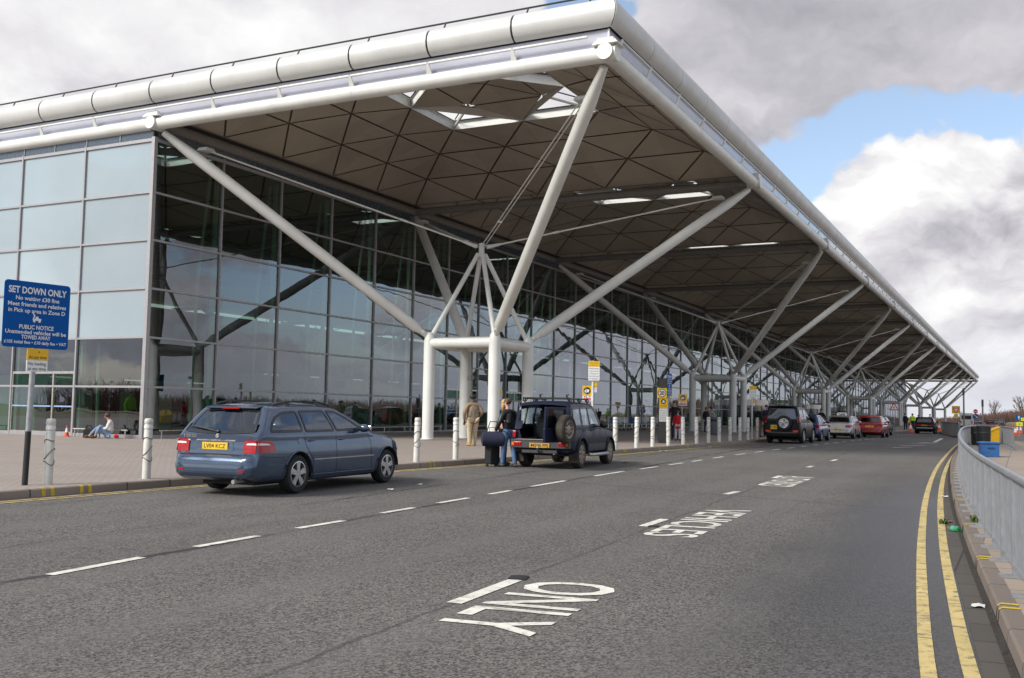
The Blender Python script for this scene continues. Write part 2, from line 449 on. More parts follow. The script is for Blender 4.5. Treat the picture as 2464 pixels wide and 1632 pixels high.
# pavement by the terminal, its kerb
def vfill(name, top, ybot, m, dz):
    mb = MB()
    for (x, y) in top:
        mb.v.append((x, y, z0(x)+dz)); mb.v.append((x, ybot, z0(x)+dz))
    for i in range(len(top)-1): mb.face((2*i, 2*i+2, 2*i+3, 2*i+1))
    return setkind(mb.build(name, m, None, fix=False))
vfill('pavement', offset(KLd, .15), 90, PAVE, 0)
ribbon('kerb', KLd, [(0, -.14), (.012, -.015), (.03, 0.001), (.15, .001), (.15, -.05)], 0, KERBL)
ribbon('gutter', KLd, [(-.16, -.126), (0, -.124)], 0, GUT)
# island on the right with its kerb, and the pinkish carriageway beyond it
im = MB(); L = offset(KRd, -.14)
iv = [(x, y, z0(x)) for x, y in L]
cx = [(p[0], min(-9.3, lerp([(-60, -14), (-20, -12.2), (10, -9.9), (38, -9.4), (60, -9.3)], p[0])), z0(p[0])) for p in L]
for a, b in zip(iv, cx): im.v += [a, b]
for i in range(len(iv)-1): im.face((2*i, 2*i+2, 2*i+3, 2*i+1))
setkind(im.build('traffic_island', PAVE2, None, fix=False))
ribbon('island_kerb', KRd, [(0, -.14), (-.012, -.015), (-.03, .001), (-.15, .001), (-.15, -.05)], 0, KERB)
ribbon('island_gutter', KRd, [(.19, -.126), (0, -.124)], 0, GUT)
ribbon('gutter_grime', KRd, [(.045, -.120), (.012, -.117), (.002, -.10)], 0, mat('gutter_grime', (.028, .024, .02), .95, var=.5, scale=20))
sheet('side_road', [(x, -60, lerp([(-60, -15), (-30, -14.6), (0, -12.3), (20, -11.3), (35, -10.8), (41, -10.2), (60, -11.5), (90, -12), (240, -12)], x)) for x in XS], ASPH2, -.122)
# ------------------------------------------------------------------ painted markings
def paint_mat(name, col, wear=.5):
    m = bpy.data.materials.new(name); m.use_nodes = True; k = NT(m.node_tree); b = k.n['Principled BSDF']
    p = world_co(k)
    w = k.mr(k.noise(p, 9, 8, .72), .48, .66)
    cr = k.mr(k.noise(k.mapping(p, (6, .6, 1)), 2.2, 4, .6), .60, .68)
    w = k.math('MULTIPLY', k.math('MAXIMUM', w, cr), wear)
    c = k.mix(k.mr(k.noise(p, 2.2, 4), .3, .7), col, tuple(v*.82 for v in col))
    k.set(b.inputs['Base Color'], k.mix(w, c, (.10, .09, .08))); b.inputs['Roughness'].default_value = .75
    MATS[name] = m
    return m
PW = paint_mat('white_road_paint', (.72, .70, .62), .55)
PY = paint_mat('yellow_road_paint', (.58, .45, .18), .9)
PYB = paint_mat('bright_yellow_paint', (.62, .45, .03), .5)
DZ = -.13+.006
def line_strip(name, segs, w, m):
    mb = MB()
    for a, b in segs:
        A = Vector(a); B = Vector(b); n = max(1, int((B-A).length/1.0)); t_ = (B-A).normalized(); nn = Vector((-t_.y, t_.x))*w/2
        st = []
        for i in range(n+1):
            p = A+(B-A)*i/n; st.append(len(mb.v))
            for s_ in (-1, 1):
                q = p+nn*s_; mb.v.append((q.x, q.y, z0(q.x)+DZ))
        for i in range(n): mb.face((st[i], st[i+1], st[i+1]+1, st[i]+1))
    return setkind(mb.build(name, m, None, fix=False))
dash = [((-20.64, -3.02), (-19.51, -2.92)), ((-18.7, -2.83), (-17.67, -2.78)), ((-16.87, -2.7), (-15.9, -2.68)), ((-14.87, -2.57), (-13.99, -2.54)), ((-13.17, -2.47), (-12.13, -2.43)), ((-11.3, -2.38), (-10.42, -2.34)), ((-9.37, -2.25), (-7.6, -2.17)), ((-5.86, -2.12), (-3.92, -2.07)), ((-2.8, -2.09), (-1.5, -2.1)), ((-.5, -2.1), (.7, -2.1)), ((1.6, -2.1), (2.7, -2.08)), ((4.0, -2.05), (5.2, -2.04))]
xx = 6.8
while xx < 70: dash.append(((xx, -2.02-.004*(xx-6)), (xx+1.3, -2.03-.004*(xx-6)))); xx += 2.75
line_strip('lane_dashes', dash, .11, PW)
line_strip('inner_lane_dashes', [((-19.9, -6.66), (-18.72, -6.6)), ((-14.27, -6.21), (-13.3, -6.18)), ((-8.76, -5.83), (-8.03, -5.86)), ((-3.86, -5.62), (-3.0, -5.59)), ((.96, -5.46), (1.72, -5.45)), ((5.07, -5.42), (6.06, -5.4))], .13, PW)
line_strip('lane_arrow', [((20.9, -5.45), (22.6, -6.1)), ((24.4, -5.4), (26.7, -6.35)), ((29.5, -5.4), (31.4, -6.5)), ((31.4, -5.6), (33.6, -6.0)), ((34, -6.2), (47.7, -5.7))], .22, PW)
def curve_strip(name, pl, offs, w, m):
    mb = MB()
    for d in offs:
        a = offset(pl, d-w/2); b = offset(pl, d+w/2); i = len(mb.v)
        for j, p in enumerate(pl):
            mb.v.append((a[j][0], a[j][1], z0(p[0])+DZ)); mb.v.append((b[j][0], b[j][1], z0(p[0])+DZ))
        for j in range(len(pl)-1): mb.face((i+2*j, i+2*j+2, i+2*j+3, i+2*j+1))
    return setkind(mb.build(name, m, None, fix=False))
curve_strip('kerbside_yellow_lines', [p for p in KLd if p[0] < 72], (-.24, -.44), .09, PY)
YL = [(-60, -12.6), (-30, -11.05), (-24, -10.5), (-20.4, -10.06), (-17, -9.75), (-13.7, -9.47), (-7.2, -9.0), (1.5, -8.52), (10, -8.2), (17.4, -7.95), (26, -7.65), (34, -7.5), (40, -7.7), (42.5, -8.4), (43, -9.6), (41, -10.8)]
YLd = dense(smoothpl(YL, 2), .8)
curve_strip('island_yellow_lines', YLd, (-.03, -.265), .092, PY)
# words on the road, read from the terminal side
def road_word(name, txt, a, b, height, skew, org_up):
    v, fs = text_mb(txt, 1., .012)
    x0 = min(p[0] for p in v); x1 = max(p[0] for p in v); y0 = min(p[1] for p in v); y1 = max(p[1] for p in v)
    A = Vector(a); B = Vector(b); U = Vector(org_up)
    mb = MB()
    for p, q in v:
        w = A+(B-A)*((p-x0)/(x1-x0))+U*((q-y0)/(y1-y0)); mb.v.append((w.x, w.y, z0(w.x)+DZ))
    for q in fs: mb.face(q)
    return setkind(mb.build(name, PW, None, fix=False))
road_word('road_word_only', 'ONLY', (-18.62, -6.77), (-20.72, -6.89), 0, 0, (.10, -.78))
road_word('road_word_vehicles', 'VEHICLES', (-11.5, -6.29), (-15.12, -6.47), 0, 0, (.06, -.66))
road_word('road_word_authorised', 'AUTHORISED', (-2.95, -5.66), (-6.3, -5.78), 0, 0, (-.06, -.72))
# yellow kerb stripes
def kerb_stripe(name, x, left, n=2):
    KD = KLd if left else KRd
    mb = MB()
    for k in range(n):
        xa = x+k*.16
        s_ = 1 if left else -1
        pts = [(xa, xa+.06)]
        y = lerp([(p[0], p[1]) for p in KD if p[0] < 38], xa)
        z = z0(xa)
        y1 = y+s_*.008
        mb.poly([(xa, y-s_*.004, z-.125), (xa+.07, y-s_*.004, z-.125), (xa+.07, y1, z-.012), (xa, y1, z-.012)])
        mb.poly([(xa, y1, z-.012), (xa+.07, y1, z-.012), (xa+.07, y+s_*.03, z+.005), (xa, y+s_*.03, z+.005)])
        mb.poly([(xa, y+s_*.03, z+.005), (xa+.07, y+s_*.03, z+.005), (xa+.07, y+s_*.15, z+.005), (xa, y+s_*.15, z+.005)])
    return mb
ks = MB()
for left, xs in ((True, (-15.9, -15.2, -9.9, -5.6, 5.2, 8.4, 11.5)), (False, (-18.6, -16.0, -12.9, -8.9, -5.1, -1.2))):
    for x in xs:
        q = kerb_stripe('', x, left); i = len(ks.v); ks.v += q.v
        for fa in q.f: ks.face([i+j for j in fa])
setkind(ks.build('kerb_stripes', PYB, None, fix=False))
# ------------------------------------------------------------------ the terminal
WHITE = mat('white_steel', (.70, .705, .67), .42, var=.05, scale=1.2, dirt=.18)
WHITE2 = mat('fascia_panel', (.56, .56, .545), .38, var=.05, scale=.7, dirt=.22)
SOFF = mat('soffit_panel', (.46, .405, .33), .8, var=.10, scale=.35, cell=(1/1.8, 1/1.8, 0), cvar=.07)
SJOINT = mat('soffit_joint', (.19, .14, .105), .85)
MULL = mat('mullion_grey', (.36, .35, .36), .4, .3, var=.05)
WINDPOST = mat('pale_green_steel', (.68, .78, .70), .5, var=.05)
DARK = mat('dark_metal', (.03, .032, .035), .5)
BLACK = mat('black_rubber', (.012, .012, .013), .6)
GREYB = mat('grey_beam', (.22, .21, .20), .5)
CLER = mat('clerestory_glass', (.44, .45, .53), .12, var=.06, scale=.4, coat=.3)
GL = glass('facade_glass', (.24, .37, .29), .10, .60, 1.7, wav=.004, refl=(.80, .84, .92))
GLF = mat('fritted_glass', (.31, .375, .41), .06, var=.04, scale=.3, coat=.6, cell=(1, 1/3.6, 1/1.81), cvar=.07)
JOINTD = mat('closure_dark', (.05, .045, .04), .8)
HEADP = mat('head_band', (.07, .095, .125), .25, var=.1)
T = thing('terminal_building', 'long glazed airport terminal under an overhanging white steel roof', 'terminal building', (0, 0, 0))
H = 11.6; ED = 11.72
NX, LEN = 15, 270.0
def shell_z(x, y, x0_=0, y0_=0):
    d = max(0, 9-max(abs(x-9), abs(y-9)))
    return 12.0+.52*d-.025*d*d
def make_shell():
    # pavilion-shaped lattice shell 18 m square: triangular panels on a diagonal grid with open dark
    # joints, and four triangular rooflights round a diamond of panels at the centre
    mb = MB(); g = .04; q = 1.8
    tris = []
    for i in range(11):
        for j in range(11):
            if (i+j) % 2 == 0: continue
            u, v_ = abs(i-5), abs(j-5)
            E, W_, N_, S_ = (i+1, j), (i-1, j), (i, j+1), (i, j-1)
            if u > v_:
                if i < 10: tris.append((S_, N_, E))
                if i > 0: tris.append((N_, S_, W_))
            else:
                if j < 10: tris.append((W_, E, N_))
                if j > 0: tris.append((E, W_, S_))
    def hole(t_):
        cx_ = sum(a for a, b in t_)/3-5; cy_ = sum(b for a, b in t_)/3-5
        return max(abs(cx_), abs(cy_)) < 2 and abs(cx_)+abs(cy_) > 2.01
    Z = lambda p, o: (p[0]*q, p[1]*q, shell_z(p[0]*q, p[1]*q)+o)
    for t_ in tris:
        if hole(t_): continue
        P = [Vector(Z(p, 0)) for p in t_]; Q = []
        for i in range(3):
            a, b, d = P[i-1], P[i], P[(i+1) % 3]; e1 = (a-b).normalized(); e2 = (d-b).normalized()
            Q.append(b+(e1+e2).normalized()*(g/math.sin(e1.angle(e2)/2)))
        mb.poly([tuple(p) for p in Q], 0)
        mb.poly([Z(p, .10) for p in t_], 1); mb.poly([Z(p, .32) for p in reversed(t_)], 2)
    for sx_ in (-1, 1):
        for sy_ in (-1, 1):
            C, A, B = (5+2*sx_, 5+2*sy_), (5+2*sx_, 5), (5, 5+2*sy_); P = (C, A, B)
            cen = (sum(p[0] for p in P)/3, sum(p[1] for p in P)/3)
            ins_ = lambda p, k: (p[0]+(cen[0]-p[0])*k, p[1]+(cen[1]-p[1])*k)
            for n_ in range(3):
                p1, p2 = P[n_], P[(n_+1) % 3]
                mb.poly([Z(p1, -.02), Z(p2, -.02), Z(p2, .32), Z(p1, .32)], 3)
                s1, s2 = ins_(p1, .06), ins_(p2, .06)
                mb.poly([Z(p1, .32), Z(p2, .32), Z(s2, .32), Z(s1, .32)], 3)
                f1, f2 = Z(ins_(p1, .09), .33), Z(ins_(p2, .09), .33); mb.tube([f1, f2], .035, 4, 5)
            M_ = (5+sx_, 5+sy_)
            mb.tube([Z(C, .03), Z(M_, .03)], .075, 6, 3); mb.tube([Z(ins_(C, .2), .33), Z(ins_(M_, .1), .33)], .03, 4, 5)
    for ea, eb in (((0, 0), (18, 0)), ((18, 0), (18, 18)), ((18, 18), (0, 18)), ((0, 18), (0, 0))):
        k = .02
        f = lambda p: (9+(p[0]-9)*(1-k/9), 9+(p[1]-9)*(1-k/9))
        mb.poly([(*f(ea), 11.98), (*f(eb), 11.98), (*f(eb), 12.5), (*f(ea), 12.5)], 4)
    return mb
ROOFTOP = mat('roof_membrane', (.35, .35, .34), .8)
sh0 = make_shell().build('roof_shell', [SOFF, SJOINT, ROOFTOP, WHITE, GREYB, DARK], T, fix=False)
for j in range(4):
    for i in range(NX):
        o = sh0 if i == j == 0 else sh0.copy()
        if o is not sh0: COL.objects.link(o); o.parent = T
        o.location = (i*18, j*18, 0)
# edge tubes along the canopy, beams between the bays
def pipe(name, a, b, r, m=WHITE, n=16, joints=0):
    mb = MB(); mb.tube([a, b], r, n)
    if joints:
        A = Vector(a); B = Vector(b); N = int((B-A).length/joints)
        for q in range(1, N):
            p = A+(B-A)*q/N; d_ = (B-A).normalized()
            mb.tube([p-d_*.02, p+d_*.02], r+.008, n)
    return mb.build(name, m, T)
for i in range(NX):
    pipe('edge_tube', (i*18+.2, 0, H), (i*18+17.8, 0, H), .235, joints=6)
    mb = MB(); mb.tube([(i*18, .3, H), (i*18, -.30, H)], .245, 16); mb.box((i*18, 0, H+.3), (.5, .5, .22)); mb.build('edge_node', WHITE, T)
for j in range(4):
    pipe('edge_tube', (0, j*18+.2, H), (0, j*18+17.8, H), .235, joints=6)
    mb = MB(); mb.tube([(.3, j*18, H), (-.30, j*18, H)], .245, 16); mb.box((0, j*18, H+.32), (.62, .8, .2), taper=.6); mb.build('edge_node', WHITE, T)
pipe('edge_tube', (270, .2, H), (270, 71.8, H), .235)
for i in range(1, NX): pipe('roof_beam', (i*18, .3, H+.02), (i*18, 72, H+.02), .2, GREYB)
for j in range(1, 4): pipe('roof_beam', (.3, j*18, H+.02), (270, j*18, H+.02), .2, GREYB)
# fascia: clerestory strip, bracket rail and the big rounded panels
PROF = [(-78, .44), (-60, .45), (-40, .45), (-20, .45), (0, .45), (20, .45), (40, .45), (60, .45), (80, .45), (100, .46), (125, .5)]
def prof_pts(shrink=0.):
    o = []
    for a, r_ in PROF:
        r_ = r_-shrink; o.append((.04+(r_-.09)*math.cos(R(a)), 12.79+r_*math.sin(R(a))))
    return o
def roll(name, side, a, b, m, shrink=0., miter=None, parent=T):
    mb = MB(); P = prof_pts(shrink)
    # side 'F' runs along x at y = 0, side 'L' along y at x = 0
    def pt(s_, o, z):
        if miter == 'a' and s_ == a: s_ = -o+(.04 if side == 'L' else .0)
        return (s_, -o, z) if side == 'F' else (-o, s_, z)
    n = 3; st = []
    for k in range(n+1):
        s_ = a+(b-a)*k/n; st.append(len(mb.v)); mb.v += [pt(s_, o, z) for o, z in P]
    for x_, y_ in zip(st, st[1:]):
        for q in range(len(P)-1): mb.face((x_+q, y_+q, y_+q+1, x_+q+1), 0, True)
    for s0 in (st[0], st[-1]):
        mb.face([s0+q for q in range(len(P))], 0)
    return mb.build(name, m, parent)
JG = .035
for k in range(90):
    roll('fascia_panel', 'F', .0 if k == 0 else 3*k+JG*.4, 3*k+3-JG*.4, WHITE2, miter='a' if k == 0 else None)
for k in range(16):
    roll('fascia_panel', 'L', .0 if k == 0 else 3*k+JG, 3*k+3-JG, WHITE2, miter='a' if k == 0 else None)
roll('fascia_core', 'F', .0, 270, BLACK, .05, miter='a'); roll('fascia_core', 'L', .0, 54, BLACK, .03, miter='a')
def strip(name, side, a, b, o0, z0_, o1, z1_, m):
    mb = MB()
    P = [(o0, z0_), (o1, z1_), (o1-.06, z1_), (o0-.06, z0_)]
    for s_ in (a, b): mb.v += [((s_, -o, z) if side == 'F' else (-o, s_, z)) for o, z in P]
    for q in range(4): mb.face((q, (q+1) % 4, 4+(q+1) % 4, 4+q))
    mb.face((0, 1, 2, 3)); mb.face((7, 6, 5, 4))
    return mb.build(name, m, T)
for i in range(NX): strip('clerestory', 'F', i*18+.02, i*18+17.98, .03, 11.80, .03, 12.34, CLER)
for j in range(3): strip('clerestory', 'L', j*18+.0, j*18+17.98, .03, 11.80, .03, 12.34, CLER)
for i in range(NX): strip('fascia_shadow_gap', 'F', i*18, i*18+18, .06, 12.34, .06, 12.40, BLACK)
for j in range(3): strip('fascia_shadow_gap', 'L', j*18, j*18+18, .06, 12.34, .06, 12.40, BLACK)
mb = MB(); mb.box((-.03, -.03, 12.07), (.05, .05, .54)); mb.build('corner_bead', WHITE, T)
for i in range(NX): pipe('fascia_rail', (i*18+(.45 if i == 0 else 0), -.26, 12.1), (i*18+18, -.26, 12.1), .038, n=8)
for j in range(3): pipe('fascia_rail', (-.26, j*18+(.55 if j == 0 else 0), 12.1), (-.26, j*18+18, 12.1), .045, n=8)
def bracket(x, y, dx, dy):
    mb = MB()
    mtx = None
    a = Vector((x+dx*.12, y+dy*.12, 11.78)); b = Vector((x+dx*.27, y+dy*.27, 12.14))
    s_ = Vector((-dy, dx, 0))
    p = [a-s_*.10, a+s_*.10, b+s_*.035, b-s_*.035]; nrm = Vector((dx, dy, -.4)).normalized()*.05
    i = len(mb.v); mb.v += [tuple(q) for q in p]+[tuple(q+nrm) for q in p]
    for fa in ((0, 1, 2, 3), (7, 6, 5, 4), (0, 4, 5, 1), (1, 5, 6, 2), (2, 6, 7, 3), (3, 7, 4, 0)): mb.face([i+q for q in fa])
    mb.box((x+dx*.1, y+dy*.1, 11.80), (.14, .14, .09))
    return mb.build('fascia_bracket', WHITE, T)
bracket(.42, 0, 0, -1)
for k in range(1, 84):
    if k % 6: bracket(3*k, 0, 0, -1)
for k in range(1, 15):
    if k % 6: bracket(0, 3*k, -1, 0)
# safety rail along the left roof edge
mb = MB(); mb.tube([(.75, .72, 13.18), (.78, .95, 13.78), (.78, 54, 13.78)], .035, 6); mb.build('roof_safety_rail', DARK, T)
for k in range(1, 17):
    mb = MB(); mb.tube([(.78, 3*k, 13.78), (.5, 3*k+.05, 13.1)], .03, 5); mb.build('rail_post', DARK, T)
# glazed walls
ZR = [.04, 1.82, 3.64, 5.45, 7.25, 9.03, 11.0]
def sill(x): return 0
wall = MB()
def bx(name, c, d, m, par=T): mb = MB(); mb.box(c, d); return mb.build(name, m, par, fix=False)
for i in range(76):
    x = i*3.6
    bx('mullion', (x, 18, 5.5), (.07 if i else .16, .15 if i else .16, 11.2), MULL)
for k, z in enumerate(ZR):
    if k == 0: bx('sill_beam', (135, 18, -.02), (270, .12, .16), MULL)
    else: bx('transom', (135, 17.99, z), (270, .11, .075 if k < 6 else .12), MULL)
for i in range(1, 11): bx('mullion', (0, 18+i*3.6, 5.5), (.15, .07, 11.2), MULL)
for k, z in enumerate(ZR):
    if k == 0: bx('sill_beam', (0, 36, -.04), (.12, 35.8, .2), MULL)
    else: bx('transom', (-.01, 36, z), (.11, 35.8, .075 if k < 6 else .12), MULL)
bx('head_band', (135, 18.04, 11.25), (269.6, .06, .36), HEADP); bx('soffit_closure', (135, 18.12, 11.9), (269.4, .08, .94), JOINTD); bx('soffit_closure', (.16, 45, 11.9), (.08, 53, .94), JOINTD); bx('head_band', (.04, 36.1, 11.25), (.06, 36, .36), HEADP)
for i in range(1, 12): bx('head_joint', (-.005, 18+i*1.8, 11.25), (.03, .03, .36), MULL)
def pane(i, k, side, name='glass_pane', m=None, mb=None):
    own = mb is None; mb = mb or MB()
    a, b, z0_, z1_ = i*3.6+.035, i*3.6+3.565, ZR[k]+.038, ZR[k+1]-.038
    if side == 'F': mb.poly([(a, 18, z0_), (b, 18, z0_), (b, 18, z1_), (a, 18, z1_)])
    else: mb.poly([(0, 18+b, z0_), (0, 18+a, z0_), (0, 18+a, z1_), (0, 18+b, z1_)])
    if own: return mb.build(name, m, T, fix=False)
DOORF = {5: 1, 6: 1, 8: 1, 24: 1}
for i in range(3):
    for k in range(6):
        if not (i == 1 and k == 0): pane(i, k, 'L', 'fritted_pane' if k > 1 else 'glass_pane', GLF if k > 1 else GL)
cnt = 0
rest = MB()
for i in range(75):
    for k in range(6):
        if k == 0 and i in (6, 8): continue
        if i < 13: pane(i, k, 'F', m=GL)
        else: pane(i, k, 'F', mb=rest)
rest2 = MB()
for i in range(3, 10):
    for k in range(6): pane(i, k, 'L', mb=rest if k < 2 else rest2)
tag(rest.build('glass_pane', GL, T, fix=False), kind='stuff'); tag(rest2.build('fritted_pane', GLF, T, fix=False), kind='stuff')
# wind posts behind the glass
for i in range(1, 75):
    x = i*3.6
    mb = MB(); mb.box((x+.02, 18.32, 5.4), (.1, .16, 10.9)); mb.tube([(x-.0, 19.25, 0), (x-.0, 19.15, 6), (x, 18.62, 10.8)], .065, 8)
    for z in (3.6, 7.2): mb.box((x, 18.75, z), (.06, .9, .06))
    mb.build('wind_post', WINDPOST, T)
for i in range(1, 6):
    y = 18+i*3.6
    mb = MB(); mb.box((.3, y, 2.0), (.16, .1, 4.0)); mb.tube([(1.1, y, 0), (1.0, y, 3.6)], .065, 8); mb.build('wind_post', WINDPOST, T)
for xb in (14.4, 28.8, 46.8, 64.8):
    mb = MB()
    for z in (0, 3.64, 7.25):
        mb.tube([(xb, 18.3, z), (xb+3.6, 18.3, z+3.6)], .022, 5); mb.tube([(xb+3.6, 18.3, z), (xb, 18.3, z+3.6)], .022, 5)
    mb.build('cross_brace', WINDPOST, T)
# doors: side wall bay 1, front bays 6 and 8
STEEL = mat('brushed_steel', (.55, .52, .49), .3, .8, var=.06)
BLUEBAND = mat('blue_band', (.25, .38, .62), .5)
def doors(side, i, zt=2.35):
    dp = MB(); a = i*3.6
    def P(s_, z, o=0): return (s_, 18-o, z) if side == 'F' else (-o, 18+s_, z)
    def b_(s_, z, ws, wz, o=.0, d=.09):
        c = P(s_, z, o); dd = (ws, d, wz) if side == 'F' else (d, ws, wz)
        return c, dd
    fr = MB()
    for s_ in (a+.06, a+1.2, a+2.4, a+3.54): fr.box(*b_(s_, zt/2, .07, zt))
    fr.box(*b_(a+1.8, zt, 3.5, .09, .003)); fr.box(*b_(a+1.8, .05, 3.4, .08, .003))
    par = fr.build('door', STEEL, T)
    for q in range(3):
        m2 = MB(); s0, s1 = a+1.2*q+.1, a+1.2*q+1.1
        m2.poly([P(s0, .1), P(s1, .1), P(s1, zt-.06), P(s0, zt-.06)]); m2.build('door_leaf', GL, par, fix=False)
        m3 = MB(); m3.box(*b_((s0+s1)/2, 1.05, 1.0, .055, .02, .02)); m3.build('push_bar', BLUEBAND, par)
    m4 = MB(); z1_ = ZR[1]
    s0, s1 = a+.05, a+3.55; m4.poly([P(s0, zt+.05), P(s1, zt+.05), P(s1, ZR[2]-.04), P(s0, ZR[2]-.04)])
    return par
for side, i in (('L', 1), ('F', 6), ('F', 8)): doors(side, i)
# low crash rail in front of the glazing
for side, a, b in (('L', 18.2, 21.0), ('L', 26, 44), ('F', .4, 20.5), ('F', 24, 28), ('F', 33, 60)):
    mb = MB(); zz_ = .3
    def P(s_, z): return (s_, 17.55, z0(s_)+z) if side == 'F' else (-.5, s_, z0(0)+z)
    mb.tube([P(a, zz_), P(b, zz_)], .03, 8)
    n = max(2, int((b-a)/1.8))
    for q in range(n+1):
        s_ = a+.1+(b-a-.2)*q/n; mb.tube([P(s_, zz_), P(s_, -.05)], .028, 6)
    tag(mb.build('crash_rail', STEEL, None), 'low steel rail at the glass wall, '+{18.2: 'beside the seated man', 26: 'at the left end of the side wall', .4: 'behind the blue estate car', 24: 'between the two front doors', 33: 'behind the trolley bay'}[a], 'rail', 'low rails along the glass walls')
# interior: floor, back wall, cabins
bx('floor', (135, 45, -.03), (269.5, 53.6, .06), mat('terminal_floor', (.075, .07, .066), .5, var=.1, scale=.3))
bx('back_wall', (135, 71.5, 5.8), (269, .3, 11.5), mat('back_wall', (.25, .27, .25), .7))
bx('end_wall', (269.6, 45, 5.8), (.2, 53, 11.3), mat('end_wall', (.35, .38, .38), .5))
# revolving doors further along
for (x, w, lab) in ((88, 9.5, 'wide revolving door drum with a dark and steel canopy behind the second column tree'), (124, 8, 'steel revolving door drum behind the third column tree'), (160, 8, 'small far revolving door drum with steel band')):
    dr = thing('revolving_door', lab, 'revolving door', (x, 17.6, 0), 0, 'revolving doors')
    n = 24
    mb = MB(); mb.lathe([(w*.5*.55, 2.35), (w*.5*.55, 2.95), (.1, 2.97)], 32); mb.build('canopy', STEEL, dr, angle=40)
    mb = MB()
    for q in range(12):
        a = math.pi*2*q/12; mb.tube([(math.cos(a)*w*.26, math.sin(a)*w*.26, 0), (math.cos(a)*w*.26, math.sin(a)*w*.26, 2.36)], .04, 6)
    mb.build('post', DARK, dr)
    mb = MB(); mb.lathe([(w*.26, .05), (w*.26, 2.34)], 32); mb.build('curved_glass', GL, dr, fix=False)
# ------------------------------------------------------------------ steel column trees
def make_tree():
    root = thing('column_tree', 'x', 'column tree', (9, 9, 0))
    a = 1.47; ct = 3.98; top = 9.0
    for sx_ in (-1, 1):
        for sy_ in (-1, 1):
            mb = MB(); mb.lathe([(.30, 0), (.30, .03), (.232, .035), (.232, ct-.1), (.20, ct+.12), (.12, ct+.26)], 20, o=(sx_*a, sy_*a, 0))
            mb.lathe([(.01, .0), (.29, .0)], 20, o=(sx_*a, sy_*a, 0))
            c = mb.build('column', WHITE, root, angle=40)
            p0 = Vector((sx_*a, sy_*a, ct+.05)); p1 = Vector((sx_*9, sy_*9, H-.1)); d_ = (p1-p0).normalized(); L_ = (p1-p0).length
            mb = MB(); mb.tube([p0+d_*.12, p0+d_*.5, p0+d_*.75, p0+d_*(L_-1.6), p0+d_*(L_-.35)], [.10, .13, .215, .215, .12], 18)
            nn = d_.cross(Vector((0, 0, 1))).normalized()
            for s_ in (-1, 1): mb.tube([p0+d_*.42+nn*.1*s_, p0+d_*.42+nn*.15*s_], .075, 12)
            mb.build('branch', WHITE, root, angle=50)
            ap = Vector((0, 0, 7.55)); q0 = Vector((sx_*a*.97, sy_*a*.97, ct+.1))
            mb = MB(); mb.tube([q0, ap+Vector((sx_*.1, sy_*.1, 0))], [.10, .095], 12); mb.build('strut', WHITE, root)
            # tie rods from the apex
            e_ = Vector((sx_*7.6, sy_*7.6, H-.85)); ap2 = Vector((sx_*.15, sy_*.15, 7.85))
            mb = MB(); dd = (e_-ap2).normalized(); sd_ = dd.cross(Vector((0, 0, 1))).normalized()
            if sx_*sy_ > 0:
                for s_ in (-.07, .07): mb.tube([ap2+sd_*s_, e_+sd_*s_], .022, 6)
                mb.tube([ap2+dd*2.3-sd_*.09, ap2+dd*2.3+sd_*.09], .05, 6)
            else:
                mb.tube([ap2, ap2+dd*.5, ap2+dd*.7, e_], [.09, .06, .035, .035], 8)
                mb.tube([ap2+dd*3.0, ap2+dd*3.3], .05, 8)
            mb.box(e_+dd*.15, (.5, .5, .12), taper=.8); mb.build('tie_rod', WHITE, root)
    for q in range(4):
        c1 = [(-1, -1), (1, -1), (1, 1), (-1, 1)][q]; c2 = [(1, -1), (1, 1), (-1, 1), (-1, -1)][q]
        mb = MB(); mb.tube([(c1[0]*a, c1[1]*a, ct-.16), (c2[0]*a, c2[1]*a, ct-.16)], .20, 16); mb.build('ring_beam', WHITE, root)
    mb = MB(); mb.box((0, 0, ct+.06), (2*a-.2, 2*a-.2, .05)); mb.build('cap_plate', GREYB, root)
    mb = MB(); mb.lathe([(.02, 7.4), (.16, 7.42), (.2, 7.5), (.12, 7.6), (.12, 7.98), (.02, 8.02)], 14); mb.build('apex_hub', WHITE, root, angle=40)
    mb = MB(); mb.lathe([(.05, 0), (.05, ct-.3)], 8, o=(a-.05, a-.33, 0)); mb.box((a-.1, a-.36, 2.55), (.34, .08, .13)); mb.build('drain_pipe', GREYB, root, angle=40)
    return root
ordn = ['nearest white column tree at the terminal corner, tan coated man beside it', 'second white column tree along the canopy, behind the grey totem', 'third white column tree along the canopy, behind the dark off-roader with a spare wheel', 'fourth white column tree along the canopy, behind the silver taxi', 'fifth white column tree along the canopy, behind the warning triangle sign', 'sixth white column tree, beyond the black estate car', 'seventh white column tree, last but one along the canopy', 'last white column tree at the far end of the canopy']
tr0 = make_tree()
for k in range(8):
    o = tr0 if k == 0 else copy_tree(tr0)
    o.location = (9+36*k, 9, 0); tag(o, ordn[k], 'column tree', 'column trees carrying the canopy')
for k in range(8):
    o = copy_tree(tr0); o.location = (9+36*k, 45, 0)
    tag(o, 'white column tree inside the terminal hall, seen dimly through the glass', 'column tree', 'column trees inside the hall')
